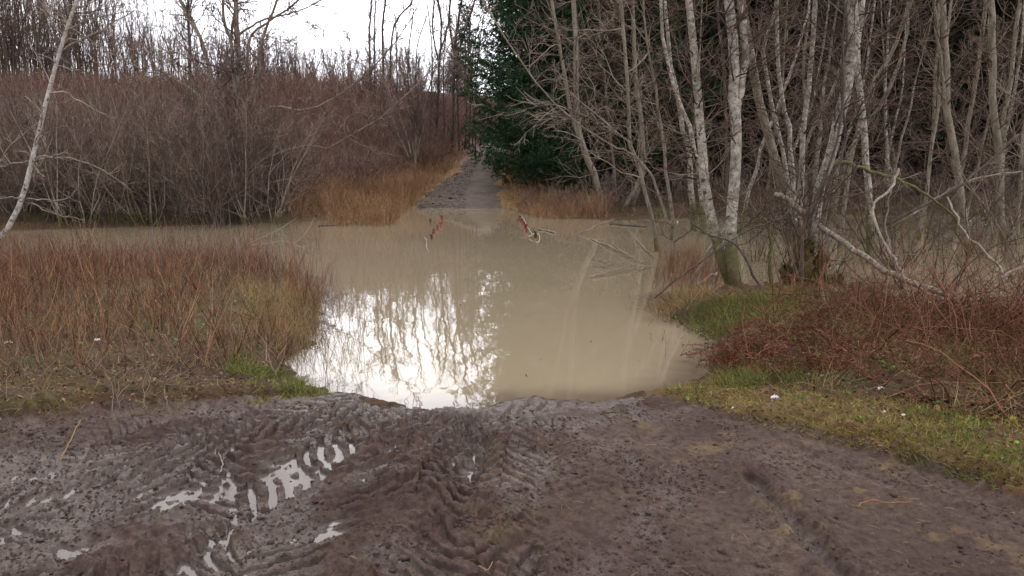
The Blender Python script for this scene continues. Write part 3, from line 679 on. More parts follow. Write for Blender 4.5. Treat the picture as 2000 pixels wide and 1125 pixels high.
# saplings on the skyline
def sapling(seed, h, label, group, bark, twig, m1=34, l1=(.5, 1.5), m2=6, r0=.05):
    r = np.random.default_rng(seed); ns = r.integers(4, 8); cs = []
    for k in range(ns):
        a = r.uniform(0, 6.28); e_ = r.uniform(.2, 1.3)
        c = curve([(0, 0, -.3), (math.cos(a) * e_ * .3, math.sin(a) * e_ * .3, h * .35), (math.cos(a) * e_, math.sin(a) * e_, h * .7), (math.cos(a) * e_ * 1.3, math.sin(a) * e_, h * r.uniform(.85, 1))], 14, .03, r)
        cs.append((c, rad(c, r0 * r.uniform(.7, 1), .012)))
    par = packs(cs); g = crown_groups(par, seed, m1=m1 * ns, l1=l1, a1=(18, 42), up1=.10, m2=m2, m3=2, t0=.18, wob=.11, twr=.0085)
    t = tag(empty('bare_tree', (0, 0, 0)), label, 'tree', group)
    V, Fq = tubes([(c[None], q[None]) for c, q in cs], 5); link('trunk', mesh('trunk', V, Fq, bark), t)
    V, Fq = tubes(stack(*g), 3); link('crown', mesh('crown', V, Fq, twig), t); return t
prs = [sapling(200 + i, 8.0, 'slender bare tree of the tall row on top of the embankment, far left', 'tall skyline trees', M_TWIG, (M_TWIGR, M_TWIG)[i % 2], 14, (.6, 1.7), 5, .04) for i in range(8)]
spots = []
for i in range(178):
    px = -250 + 850 * (i + r_.random()) / 130 if i < 130 else r_.uniform(-250, 300); D = r_.uniform(60, 80); spots.append((at(px, 400, D)[0], D))
spread(prs, spots, smin=.75, smax=1.1, fpx=lambda x, D: float(np.interp(1000 + x / D * F, [-250, 200, 420, 600], [1.45, 1.3, .9, .6])))
prs = [sapling(220 + i, 4.8, 'small thin sapling on the embankment top under the open sky', 'small skyline saplings', M_TWIGR, M_TWIGR, 18, (.4, 1.1), 4, .025) for i in range(6)]
spots = [(at(r_.uniform(380, 930), 400, D)[0], D) for D in r_.uniform(61, 76, 105)]
spread(prs, spots, smin=.5, smax=1.1)

# trees in the gap above the embankment end (each stands on the slope left of the path)
def slope_base(px, D):
    x = at(px, 300, D)[0]; return hz(x, D)
def GT(label, D, pts, w0, w1, H, seed, twig=M_TWIGR, forks=(), **kw):
    z = slope_base(pts[0][0], D); g = at(pts[0][0], pts[0][1], D)
    first = (pts[0][0], 320 - (z - 1.8) * F / D * 1.0 + 2)
    T('bare_tree', label, D, [([first] + list(pts[1:]), w0, w1)] + [(f, w0 * .7, w1 * .8) for f in forks], H, M_DARKB, twig, seed, **kw)
GT('dark thin tree leaning left, leftmost of those in the gap of sky', 54, [(722,180),(722,60),(726,0)], 5, 4, 14, 70, m1=60, l1=(.5, 1.8), a1=(15, 50), m2=6, m3=3, twr=.007)
GT('thin tree close right of the leftmost one in the gap of sky', 55, [(733,180),(731,70),(734,0)], 4, 3, 13.5, 71, m1=60, l1=(.5, 1.8), a1=(15, 50), m2=6, m3=3, twr=.007)
GT('forked dark tree with a widening top in the middle of the sky gap', 53, [(752,180),(747,70),(753,0)], 7, 5, 15, 72, forks=([(762,160),(765,80),(775,40),(802,8)],), m1=55, l1=(.6, 2.4), a1=(18, 55), m2=6, m3=2, twr=.006)
GT('tree with upright forks where the embankment dips towards the path', 50, [(850,210),(858,130),(862,50),(855,0)], 6, 5, 13, 73, forks=([(858,130),(845,60),(848,0)], [(860,100),(875,50),(880,0)]), m1=65, l1=(.8, 2.6), a1=(18, 55), m2=6, m3=2, twr=.006)
GT('dark tree with upright forks just left of the spruce', 49, [(882,225),(888,110),(894,50),(902,0)], 8, 6, 14, 74, forks=([(886,140),(905,70),(925,10)], [(888,110),(878,50),(880,-10)]), m1=70, l1=(.8, 2.8), a1=(18, 55), m2=6, m3=2, twr=.006)
for i in range(10):
    px = (778, 800, 822, 838, 868, 897, 908, 916, 922, 930)[i]; D = 46 + (i * 37 % 9)
    GT('slender stem of the group between the sky gap and the spruce', D, [(px, 200), (px + r_.normal() * 5, 120), (px + r_.normal() * 8 + 6, 30)], 3.5, 2.5, r_.uniform(9, 13), 80 + i, group='slender stems left of the spruce', m1=26, l1=(.5, 1.8), a1=(18, 55), m2=5, m3=2, twr=.006)
# the many-stemmed tree low on the slope
z = 42
T('bare_tree', 'many-stemmed pale brown bare tree low on the slope left of the path', 40,
  [([(812,318),(812,230),(804,160),(790,90)], 7, 3), ([(806,312),(790,250),(772,205),(745,150)], 5, 2), ([(800,310),(778,262),(768,235)], 5, 2), ([(815,312),(828,215),(848,140),(872,85)], 4, 2),
   ([(812,318),(830,240),(870,150),(905,110)], 4, 2), ([(810,316),(800,220),(770,120)], 4, 2), ([(813,316),(820,220),(818,110)], 4, 2)], 7.2, M_ALDER, M_TWIGR, 95, m1=260, l1=(.5, 2.0), a1=(15, 45), m2=7, m3=3, twr=.006)

# ------------------------------------------------------------------ spruces
def spruce(seed, H, Rb, label, group, nm, deadfrac=.0, z0=.6, name='spruce_tree', whorl=.36, blen=.5, bare=0.0, wd=.03):
    r = np.random.default_rng(seed); t = tag(empty(name, (0, 0, 0)), label, 'spruce', group)
    c = curve([(0, 0, -.3), (.05, 0, H * .4), (0, .05, H * .8), (0, 0, H)], 16); 
    V, Fq = tubes([(c[None], rad(c, .012 * H + .03, .015)[None])], 9, cap=True); link('trunk', mesh('trunk', V, Fq, M_DARKB), t)
    zs = []; az = []; Ls = []
    zz = z0
    while zz < H - .3:
        f = (zz - z0) / (H - z0); n = 7 if f < .8 else 5; a0 = r.uniform(0, 6.28)
        for k in range(n):
            zs.append(zz + r.normal() * .1); az.append(a0 + k * 6.28 / n + r.normal() * .25); Ls.append(Rb * (1 - f) ** .55 * (min(1, .55 + f * 6)) * r.uniform(.72, 1.12) + .15)
        zz += whorl * (1 - .4 * f)
    zs, az, Ls = map(np.array, (zs, az, Ls)); K = len(zs); n = 8
    s = np.linspace(0, 1, n)[None]; dro = (.28 - .2 * (zs / H))[:, None]
    h = Ls[:, None] * s; zc = zs[:, None] + Ls[:, None] * (-.0 * s - dro * np.sin(s * 2.3) + .14 * s ** 3)
    P = np.stack([h * np.cos(az)[:, None], h * np.sin(az)[:, None], zc], -1); P[:, 1:] += r.normal(size=(K, n - 1, 3)) * .03
    Rr = np.outer(.006 + .004 * Ls, np.linspace(1, .2, n))
    live = zs > bare * H
    V, Fq = tubes([(P, Rr)], 3); link('branches', mesh('branches', V, Fq, M_DEADTW if bare else M_DARKB), t)
    # side sprays then hanging needle blades
    Pl, Rl = P[live], Rr[live]; m = np.maximum(4, (Ls[live] * 17).astype(int))
    g2 = grow((Pl, Rl), m, r, .18, 1.0, (35, 65), (.30 * blen * 2, .62 * blen * 2), False, 5, .8, .003, .006, -.13, .10, .5, flat=.75)
    m3 = 10
    g3 = grow(g2, m3, r, .1, 1.0, (25, 60), (.10, .26), False, 3, .8, .003, .005, -.10, .1, .5)
    V1, F1 = strips(g2[0], np.full(len(g2[0]), wd * .55)); V2, F2 = strips(g3[0], np.full(len(g3[0]), wd * .6))
    link('crown', mesh('crown', np.vstack([V1, V2]), [F1[0], F2[0] + len(V1)], nm, False), t)
    if bare:
        Pd, Rd = P[~live], Rr[~live]
        d2 = grow((Pd, Rd), 9, r, .15, 1.0, (35, 70), (.25, .6), True, 5, .8, .005, .01, -.05, .15, .5); d3 = grow(d2, 4, r, .1, 1.0, (25, 60), (.3, .6), True, 3, .8, .004, .006, -.04, .15, .5)
        V, Fq = tubes(stack(d2, d3), 3); link('dead_twigs', mesh('dead_twigs', V, Fq, M_DEADTW), t)
    return t
def put(o, px, D, s=1.0, rz=0, dz=0):
    x = at(px, 400, D)[0]; o.location = (x, D, hz(x, D) + dz); o.rotation_euler = (0, 0, rz); o.scale = (s, s, s); return o
big = put(spruce(401, 31, 6.2, 'big dark green spruce hanging over the right side of the climbing path', None, M_NEEDLE, z0=.9), 1122, 35.5, 1.0, .4)
b2 = put(spruce(402, 24, 4.4, 'dark green spruce close behind the big one by the path', None, M_NEEDLE), 1062, 43, 1.0, 1.3)
b3 = put(spruce(404, 24, 4.6, 'third dark green spruce of the group, farthest along the path', None, M_NEEDLE), 1075, 51, 1.0, 2.2)
far = [put(spruce(403, 17, 3.2, 'small distant spruce at the head of the path', None, M_NEEDLE, whorl=.5), 912, 80, .62, 1.0)]
copy_tree(far[0], (at(890, 400, 88)[0], 88, hz(at(890, 400, 88)[0], 88)), 2.2, .5, 'smallest spruce showing over the crest left of the path head')
lab = 'dull dark spruce with bare dead lower branches in the wood behind the flood'
spr = [spruce(410 + i, 20 + 2 * i, 3.4, lab, 'spruces of the dark wood', M_NEEDLED, z0=.8, whorl=.55, bare=.10, wd=.04) for i in range(3)]
k = 0
for row, (D, step, off) in enumerate(((36, 118, 1235), (41, 105, 1190), (47, 95, 1150), (54, 100, 1120))):
    px = off
    while px < 2500:
        Dj = D + r_.normal() * 1.2; x = at(px + r_.normal() * 14, 400, Dj)[0]; loc = (x, Dj, hz(x, Dj)); s = r_.uniform(.85, 1.15)
        if k < 3: o = spr[k]; o.location = loc; o.scale = (s, s, s)
        else: copy_tree(spr[k % 3], loc, r_.uniform(0, 6.28), s)
        k += 1; px += step * r_.uniform(.75, 1.25)
#__MORE2__

# ------------------------------------------------------------------ thickets and undergrowth nobody could count
def stuff(name, label, cat, V, Fq, m, smooth=True):
    return tag(link(name, mesh(name, V, Fq, m, smooth)), label, cat, None, 'stuff')
r3 = np.random.default_rng(77)
def catstuff(name, label, cat, groups, m, sides=3):
    V, Fq = tubes(stack(*groups), sides); return stuff(name, label, cat, V, Fq, m)
def scat_px(n, x0, x1, D0, D1, pw=1.0):
    D = D0 + (D1 - D0) * r3.random(n) ** pw; px = r3.uniform(x0, x1, n); return np.column_stack([at(px, np.full(n, 400.), D)[:, 0], D])
# hill brush
xy = scat_px(30000, -260, 950, 27, 62, .75)
keep = (xy[:, 0] < np.interp(xy[:, 1], PY, PX) - 1.7 - 1.2 * r3.random(len(xy)) - 2.2 * (xy[:, 1] < 40) - 3.0 * (xy[:, 1] < 33)); xy = xy[keep]
P = stems(xy, 1.35, 4, .55, .22, .02); Rr = np.outer(r3.uniform(.008, .017, len(P)), np.linspace(1, .3, 4))
g = grow((P, Rr), 3, r3, .2, .9, (25, 65), (.35, .7), True, 3, .7, .006, .01, .03, .2, .5)
catstuff('hill_brush', 'dense purplish brown leafless brush covering the embankment slope', 'brush', [(P, Rr), g], M_BRUSH)
# rusty stems along the far shore and the path
def rusty(name, label, xy, h, m, w=(.003, .007), tw=2, lean=.16, n=5):
    P = stems(xy, h, n, lean, .09, .05, np.maximum(height(xy[:, 0], xy[:, 1], False), -.02)); Rr = np.outer(r3.uniform(w[0], w[1], len(P)), np.linspace(1, .35, n))
    gs = [(P, Rr)]
    if tw: gs.append(grow((P, Rr), tw, r3, .25, .95, (15, 45), (.3, .6), True, 3, .7, w[0] * .7, w[1], .04, .10, .5))
    return catstuff(name, label, 'undergrowth', gs, m)
xy = np.vstack([scat_px(3800, 570, 805, 24.5, 35), scat_px(900, 640, 800, 21.5, 25.5), scat_px(2600, 780, 935, 31, 50), scat_px(900, 700, 830, 30, 36)])
xy = xy[xy[:, 0] < np.interp(xy[:, 1], PY, PX) - np.interp(xy[:, 1], PY, PW) - .15]
rusty('rusty_stems', 'orange brown dry stems on the far shore left of the path', xy, .48 * np.clip(1 + 1.5 * fbm(xy[:, 0], xy[:, 1], .9, 3), .3, 1.8), M_ORST, (.004, .009), 3, .5)
xy = np.vstack([scat_px(1500, 1010, 1190, 24.5, 31), scat_px(700, 990, 1060, 31, 42)])
xy = xy[xy[:, 0] > np.interp(xy[:, 1], PY, PX) + np.interp(xy[:, 1], PY, PW) + .3]
rusty('rusty_stems', 'orange brown dry stems on the far shore right of the path', xy, .42 * np.clip(1 + 1.5 * fbm(xy[:, 0], xy[:, 1], .9, 3), .3, 1.8), M_ORST, (.004, .008), 3, .5)
xy = scat_px(1700, 1180, 2150, 27, 40)
rusty('undergrowth', 'brown dead undergrowth on the floor of the dark wood', xy, .7, M_DEADTW, (.006, .012), 2, .4)
xy = np.vstack([scat_px(2600, 560, 930, 27, 44), scat_px(1200, 985, 1090, 29, 42)])
s_ = xy[:, 0] - np.interp(xy[:, 1], PY, PX); xy = xy[np.abs(s_) > np.interp(xy[:, 1], PY, PW) - .45 * r3.random(len(xy)) ** 2]
P = stems(xy, .4, 4, .9, .3, -.12); V, Fq = strips(P, np.full(len(P), .012)); stuff('dry_grass', 'straw coloured flattened grass beside the climbing path', 'grass', V, Fq, M_STRAW)

# left bank: red brown stems
LB = np.array([gnd(a, b)[:2] for a, b in ((-500,545),(0,528),(300,518),(500,514),(600,548),(628,600),(612,680),(560,712),(470,748),(300,792),(0,828),(-300,860),(-900,760))])
def ldens(x, y): return np.clip(.55 + 2.0 * fbm(x, y, .7, 3) + .11 * (y - 8.0) + .4 * (x < -3.6) + .25 * (y < 7.2), .10, 1)
xy = inpoly(LB, 2600, r3, ldens)
rusty('red_stems', 'paler tan stems mixed among the red ones of the left bank', xy, .30, mat('tan stems', varmat((.20, .12, .06), (.42, .30, .18))), (.0018, .004), 2, .45, 6)
xy = inpoly(LB, 5600, r3, ldens)
rusty('red_stems', 'dense red brown leafless stems covering the left bank', xy, .34 * np.clip(1 + 1.6 * fbm(xy[:, 0] + 3, xy[:, 1], .55, 3), .4, 1.6), M_REDST, (.0024, .0062), 3, .38, 6)
xy = inpoly(LB, 650, r3, lambda x, y: np.clip((y - 8.8) * .4 + .15, .05, 1))
rusty('red_stems', 'taller pale tipped stems standing out of the left bank thicket', xy, .60, M_TWIGR, (.002, .004), 3, .20, 6)
WL = np.array([gnd(a, b)[:2] for a, b in ((590,540),(690,560),(735,640),(690,740),(640,765),(570,745),(600,680),(620,610))])
P = inpoly(WL, 130, r3); rusty('water_twigs', 'sparse thin dark twigs standing in the water beside the left bank', P, .42, M_TWIGR, (.0013, .0028), 3, .3, 6)
WL2 = np.array([gnd(a, b)[:2] for a, b in ((-300,470),(0,462),(300,452),(560,442),(640,470),(600,540),(300,530),(0,535))])
P = inpoly(WL2, 420, r3, lambda x, y: np.clip(1.3 - (y - 11) * .16, .05, 1)); rusty('red_stems', 'thin stems rising from the flood behind the left bank', P, .42, M_REDST, (.002, .004), 2, .2, 5)
# straw grass, green grass and leaves on the left bank
TIP = np.array([gnd(a, b)[:2] for a, b in ((470,600),(590,580),(622,620),(612,680),(560,705),(500,690))])
xy = inpoly(TIP, 2600, r3); P = stems(xy, .26, 4, .55, .22, -.12); V, Fq = strips(P, np.full(len(P), .0022)); stuff('dry_grass', 'straw coloured grass tuft edge at the tip of the left bank', 'grass', V, Fq, M_STRAW)
def grassy(name, label, poly, n, h, m, dens=None, wd=.0022, lean=.6, droop=-.12):
    xy = inpoly(poly, n, r3, dens); P = stems(xy, h, 4, lean, .2, droop); V, Fq = strips(P, r3.uniform(.6, 1.3, len(P)) * wd); return stuff(name, label, 'grass', V, Fq, m)
clump = lambda s, th, o=0: (lambda x, y: (fbm(x + o, y + o, s, 3) > th) * 1.0)
grassy('grass', 'green grass patches among the red stems of the left bank', LB, 7000, .13, M_GRASS, clump(.5, .12))
grassy('dry_grass', 'yellowish grass among the red stems of the left bank', LB, 9000, .16, M_STRAW, clump(.45, .02, 7))
P1 = np.array([gnd(a, b, .1)[:2] for a, b in ((450,700),(570,705),(600,745),(640,762),(560,775),(480,770),(440,740))])
grassy('grass', 'bright green grass beside the water at the foot of the left bank', P1, 3200, .11, M_GRASS, clump(.35, -.05, 3))
P2 = np.array([gnd(a, b, .1)[:2] for a, b in ((0,790),(300,775),(620,750),(600,785),(300,815),(0,850))])
grassy('dry_grass', 'sparse trodden grass between the left bank and the mud', P2, 3600, .07, M_YGRASS, clump(.3, .05, 13), .0018, 1.0)
# right side grass
VR = np.array([gnd(a, b, .12)[:2] for a, b in ((1290,760),(1400,745),(1500,760),(1600,790),(1750,820),(2000,862),(2300,930),(2300,1085),(2000,990),(1850,935),(1700,885),(1500,842),(1400,808),(1300,775))])
grassy('dry_grass', 'yellow trodden grass verge on the right of the mud', VR, 27000, .07, M_YGRASS, clump(.4, -.45, 2), .0024, 1.1, -.15)
grassy('grass', 'green grass in the verge on the right of the mud', VR, 8000, .08, M_GRASS, clump(.5, .08, 5), .0024, .9, -.12)
G3 = np.array([gnd(a, b, .12)[:2] for a, b in ((1380,755),(1430,735),(1560,745),(1600,765),(1450,778))])
grassy('grass', 'long green grass tuft below the bracken', G3, 1500, .17, M_GRASS, None, .0024, .9)
G4 = np.array([gnd(a, b, .15)[:2] for a, b in ((1330,600),(1400,588),(1560,600),(1640,640),(1600,690),(1460,650),(1350,632))])
grassy('grass', 'green moss and grass on the hummock under the birches', G4, 9500, .13, M_GRASS, clump(.5, -.15, 4), .0028, .9)
RB = np.array([gnd(a, b, .15)[:2] for a, b in ((1290,600),(1420,578),(1600,582),(1850,615),(2000,632),(2500,700),(2500,960),(2000,855),(1750,812),(1500,765),(1400,735),(1415,660),(1380,638))])
grassy('grass', 'green blades showing through the dead bracken', RB, 7000, .14, M_GRASS, clump(.6, .18, 9), .0026, .8)
grassy('dry_grass', 'dry brown grass mixed into the dead bracken', RB, 12000, .20, M_STRAW, clump(.5, .0, 19), .0022, 1.0)
T4 = np.array([gnd(a, b)[:2] for a, b in ((1225,560),(1330,520),(1420,540),(1400,585),(1300,625),(1240,605))])
P = inpoly(T4, 420, r3, lambda x, y: np.clip((x - 1.7) * .9, .1, 1)); rusty('rusty_stems', 'rusty thin stems around the tip of the right bank', P, .52, M_REDST, (.0015, .003), 3, .22, 6)
T5 = np.array([gnd(a, b, .1)[:2] for a, b in ((1270,590),(1330,570),(1400,580),(1340,605),(1290,612))])
grassy('dry_grass', 'pale rusty grass on the tip of the right bank', T5, 1800, .2, M_STRAW, None, .0025, .8)
T6 = np.array([gnd(a, b)[:2] for a, b in ((1230,600),(1330,560),(1480,640),(1450,700),(1400,780),(1330,730),(1240,640))])
P = inpoly(T6, 36, r3); rusty('water_twigs', 'few dark drowned twigs off the right bank', P, .24, M_TWIGD, (.0015, .003), 3, .5, 6)

# dead bracken and its stalks
def fronds(poly, n, L0, hgt):
    xy = inpoly(poly, n, r3, lambda x, y: np.clip(.6 + 1.3 * fbm(x, y, .6, 2), .1, 1)); z = height(xy[:, 0], xy[:, 1], False)
    az = r3.uniform(0, 6.28, n); L = r3.uniform(.6, 1.2, n) * L0; N8 = 9; P = np.zeros((n, N8, 3)); P[:, 0] = np.column_stack([xy, z + r3.uniform(0, hgt, n)])
    el = r3.uniform(-.1, .8, n)
    for s in range(1, N8):
        P[:, s] = P[:, s - 1] + np.stack([np.cos(az) * np.cos(el), np.sin(az) * np.cos(el), np.sin(el)], -1) * (L / (N8 - 1))[:, None]
        el = el - r3.uniform(.05, .3, n); az = az + r3.normal(size=n) * .12
        P[:, s, 2] = np.maximum(P[:, s, 2], z + .015)
    Rr = np.outer(np.full(n, .0028), np.linspace(1, .4, N8))
    m = 40; pin = grow((P, Rr), m, r3, .15, 1, (50, 80), (.13, .26), True, 4, .5, .001, .002, -.10, .25, .5, flat=.4)
    V1, F1 = tubes([(P, Rr)], 3); V2, F2 = strips(pin[0], np.full(len(pin[0]), .0030))
    return np.vstack([V1, V2]), [np.vstack([F1[0], F2[0] + len(V1)])]
BR = np.array([gnd(a, b, .2)[:2] for a, b in ((1400,690),(1440,650),(1560,655),(1620,600),(1800,610),(2100,650),(2300,720),(2300,860),(2000,820),(1700,770),(1560,742),(1410,728))])
V, Fq = fronds(BR, 560, .55, .20); stuff('dead_bracken', 'collapsed red brown bracken fronds on the right bank', 'bracken', V, Fq, M_FERN, False)
BR2 = np.array([gnd(a, b, .1)[:2] for a, b in ((1400,700),(1450,670),(1600,690),(1720,730),(1650,765),(1500,745),(1400,730))])
V, Fq = fronds(BR2, 190, .40, .08); stuff('dead_bracken', 'dark red bracken lying at the water edge of the right bank', 'bracken', V, Fq, mat('dark bracken', varmat((.11, .030, .019), (.23, .075, .042))), False)
xy = inpoly(RB, 900, r3, lambda x, y: np.clip((x - 2.0) * .5, .02, 1) * np.where(y > 8.0, .35, 1)); P = stems(xy, .85, 8, .8, .22, -.05); P[:, :, 2] = np.maximum(P[:, :, 2], .10 + .05 * r3.random((len(P), 1)))
Rr = np.outer(r3.uniform(.0018, .0070, len(P)), np.linspace(1, .4, 8)); g = grow((P, Rr), 3, r3, .2, .95, (20, 60), (.2, .45), True, 4, .7, .001, .0025, 0, .2, .5)
catstuff('bramble_stems', 'tangle of red brown arching stems over the right bank', 'undergrowth', [(P, Rr), g], mat('red brown stalks', varmat((.09, .034, .019), (.29, .135, .078))))

# leaf litter
def leaves(name, label, poly, n, s0, m, dens=None, zo=.012):
    xy = inpoly(poly, n, r3, dens); z = np.maximum(height(xy[:, 0], xy[:, 1], True), .003) + r3.uniform(0, zo, n)
    s = r3.uniform(.5, 1.3, n) * s0; az = r3.uniform(0, 6.28, n); tx, ty = r3.normal(size=n) * .35, r3.normal(size=n) * .35
    tpl = np.array([(-1, 0, .0), (-.45, .55, .18), (.5, .5, .12), (1, 0, -.05), (.5, -.5, .15), (-.45, -.55, .1)])
    c, s_ = np.cos(az), np.sin(az); lx = tpl[None, :, 0] * s[:, None]; ly = tpl[None, :, 1] * s[:, None] * r3.uniform(.6, 1.1, n)[:, None]; lz = tpl[None, :, 2] * s[:, None] * r3.uniform(.2, 2, n)[:, None]
    lz = lz + lx * tx[:, None] + ly * ty[:, None]
    V = np.stack([lx * c[:, None] - ly * s_[:, None] + xy[:, :1], lx * s_[:, None] + ly * c[:, None] + xy[:, 1:], lz + z[:, None]], -1).reshape(-1, 3)
    i = np.arange(n * 6).reshape(n, 6); f = np.vstack([i[:, [0, 1, 2, 3]], i[:, [0, 3, 4, 5]]])
    return stuff(name, label, 'leaves', V, [f], m, False)
leaves('fallen_leaves', 'brown leaf litter under the stems of the left bank', LB, 7000, .013, M_LEAF)
leaves('fallen_leaves', 'brown leaf litter along the right bank and verge', np.vstack([RB[:1], RB[4:]]), 6000, .016, M_LEAF)
L5 = np.array([gnd(a, b, .12)[:2] for a, b in ((1700,800),(2000,830),(2000,870),(1850,850))]); leaves('fallen_leaves', 'scattered leaves and bits in the grass verge right of the mud', VR, 1500, .013, M_LEAF)
leaves('fallen_leaves', 'larger reddish leaves at the foot of the right verge', L5, 260, .022, M_FERN)
L2 = np.array([gnd(a, b, .1)[:2] for a, b in ((0,750),(300,730),(560,690),(600,740),(500,790),(200,815),(0,840))]); leaves('fallen_leaves', 'pale fallen leaves between the left stems and the mud', L2, 1800, .013, M_LEAF)
leaves('ground_plants', 'small green leaves of low plants on the left bank', LB, 1300, .014, M_GLEAF, clump(.5, .25, 21), .05)
leaves('ground_plants', 'small green leaves of low plants on the right bank', RB, 1300, .015, M_GLEAF, clump(.5, .2, 31), .08)
leaves('ground_plants', 'green leaves in the verge on the right of the mud', VR, 260, .014, M_GLEAF, clump(.4, .25, 41), .03)
# crumbs of mud and straw bits lying on the track
MP = pxpoly([(-300,880),(0,840),(560,775),(760,795),(1000,790),(1290,785),(1500,850),(1850,935),(2300,1080),(2300,1300),(-500,1300)], .12)
PT = np.array([(-4.0,30.3),(-1.8,30.3),(-2.1,34),(-2.1,40),(-2.0,50),(-2.5,50),(-2.9,44),(-3.4,38),(-3.8,33)])
def crumbs(n, s0, dens, MP=MP):
    xy = inpoly(MP, n, r3, dens); z = height(xy[:, 0], xy[:, 1], True); s = s0 * r3.lognormal(0, .5, n)
    oc = np.array([(1, 0, 0), (0, 1, 0), (-1, 0, 0), (0, -1, 0), (.7, .7, .6), (-.7, .6, .7), (-.6, -.7, .5), (.7, -.6, .6), (0, 0, 1.0), (0, 0, -.6)])
    Fa = np.array([(0, 4, 7), (0, 1, 4), (1, 5, 4), (1, 2, 5), (2, 6, 5), (2, 3, 6), (3, 7, 6), (3, 0, 7), (4, 5, 8), (5, 6, 8), (6, 7, 8), (7, 4, 8), (1, 0, 9), (2, 1, 9), (3, 2, 9), (0, 3, 9)])
    V = oc[None] * (1 + .35 * r3.normal(size=(n, 10, 1))) * s[:, None, None] * np.array([1, 1, .7]); V[..., 0] += xy[:, :1]; V[..., 1] += xy[:, 1:]; V[..., 2] += z[:, None]
    return V.reshape(-1, 3), [(Fa[None] + 10 * np.arange(n)[:, None, None]).reshape(-1, 3)]
V, Fq = crumbs(18000, .0042, lambda x, y: np.clip(.5 - .12 * x + 1.6 * fbm(x, y, .35, 3), .03, 1)); stuff('mud_crumbs', 'loose crumbs and clods of dark mud on the track', 'mud', V, Fq, M_MUD)
xy = inpoly(MP, 1100, r3, lambda x, y: np.clip(.45 + .12 * x + 1.2 * fbm(x + 5, y, .5, 2), .05, 1)); n = len(xy)
z = height(xy[:, 0], xy[:, 1], True) + .006; az = r3.uniform(0, 6.28, n); L = r3.uniform(.012, .06, n)
P = np.stack([np.column_stack([xy[:, 0] + np.cos(az + k * .12) * L * k / 3, xy[:, 1] + np.sin(az + k * .12) * L * k / 3, z + .004 * math.sin(k * 1.1)]) for k in range(4)], 1)
V, Fq = tubes([(P, np.full((n, 4), .0007))], 3); stuff('straw_bits', 'short bits of straw trodden into the mud', 'straw', V, Fq, M_STRAW)

# ------------------------------------------------------------------ logs, branches and sticks, each a thing
def stick(name, label, pts, D, w0, w1, m, cat='branch', group=None, twigs=0, sides=7, drift=0, wob=.01, zs=None, tw=(.2, .5)):
    k = len(pts)
    if zs is not None:      # lies on the ground or water: each pixel point is met with that level
        p = np.array([gnd(a, b, q) for (a, b), q in zip(pts, zs)])
    else:
        p = at([a for a, b in pts], [b for a, b in pts], np.array([D + drift * i / (k - 1) for i in range(k)]))
    c = curve(p, max(8, 4 * k), wob, r3); rr = rad(c, w0, w1); root = c[0].copy()
    V, Fq = tubes([(c[None], rr[None])], sides, root, cap=True)
    o = mesh(name, V, Fq, m)
    if not twigs: return tag(link(name, o, None, root), label, cat, group)
    t = tag(empty(name, root), label, cat, group); link('stem', o, t)
    g = grow((c[None], rr[None]), twigs, r3, .15, .98, (25, 65), tw, False, 6, .5, .002, .008, .03, .16, .4); g2 = grow(g, 3, r3, .2, .95, (25, 60), (.3, .6), True, 4, .8, .0015, .004, .02, .15, .5)
    V, Fq = tubes(stack(g, g2), 3, root); link('twigs', mesh('twigs', V, Fq, M_TWIGP), t); return t
def W(px, D): return px / F * D / 2
stick('fallen_log', 'long fallen birch log sloping down from the mossy stump to the right', [(1600,440),(1680,497),(1760,543),(1850,578),(1975,610)], 10.3, W(12, 10), W(13, 8.5), M_LOG, 'log', drift=-2.2)
stick('broken_branch', 'pale broken elbow branch jutting left above the mossy stump', [(1572,420),(1548,398),(1530,386),(1512,380)], 10.6, W(15, 10), W(10, 10), M_WOOD)
stick('curved_branch', 'long pale curved branch bending down from the right wood to the bank', [(1755,330),(1738,370),(1706,400),(1712,440),(1742,500),(1778,550),(1840,592),(1910,612),(1985,625)], 9.8, W(5, 10), W(6, 8), M_WOOD, drift=-2.1, twigs=5)
stick('hanging_branch', 'pale snaking stem hanging over the bend of the curved branch', [(1742,500),(1730,440),(1736,390),(1745,350),(1728,310)], 9.9, W(3.5, 10), W(2, 10), M_WOOD, twigs=4)
stick('forked_branch', 'pale branch slanting down to the frame edge at the right bank', [(1850,385),(1880,450),(1940,508),(1975,555),(2010,605)], 9.6, W(4, 10), W(4, 10), M_WOOD, drift=-1.6, twigs=4)
stick('forked_branch', 'pale branch rising to the right across the slanting one', [(1915,605),(1950,555),(1972,532),(2010,522)], 8.2, W(5, 10), W(4, 10), M_WOOD, twigs=2)
stick('fallen_branch', 'thin branch lying level under the curved branch foot', [(1760,590),(1850,600),(1930,612),(2015,596)], 8.0, W(4, 9), W(5, 9), M_WOOD, twigs=3)
stick('arching_branch', 'long mossy branch arching right from the large knotty birch', [(1608,340),(1640,316),(1685,330),(1745,348),(1800,372),(1850,412),(1885,448)], 10.7, W(9, 10.5), W(4, 10.5), M_ALDER, drift=.8, twigs=8)
stick('crossing_branch', 'straight long dark branch slanting up to the right through the wood', [(1725,440),(1800,403),(1868,368),(1930,318),(1990,262)], 11.5, W(7, 11), W(4, 11), M_DARKB, twigs=7)
stick('crossing_branch', 'lower straight branch slanting up to the right below the dark one', [(1735,448),(1840,380),(1900,350),(1995,335)], 12.5, W(5, 12), W(3, 12), M_ALDER, twigs=6)
stick('leaning_pole', 'thin stripped pole slanting from the water up to the two near birches', [(1342,566),(1385,490),(1414,450),(1440,405)], 10.8, W(9, 10.5), W(6, 10.5), M_WOOD, drift=-.2)
stick('fallen_stick', 'short grey stick leaning on the moss-patched birch from the left', [(1335,576),(1368,552),(1402,533)], 10.0, W(7, 10), W(6, 10), M_WOOD)
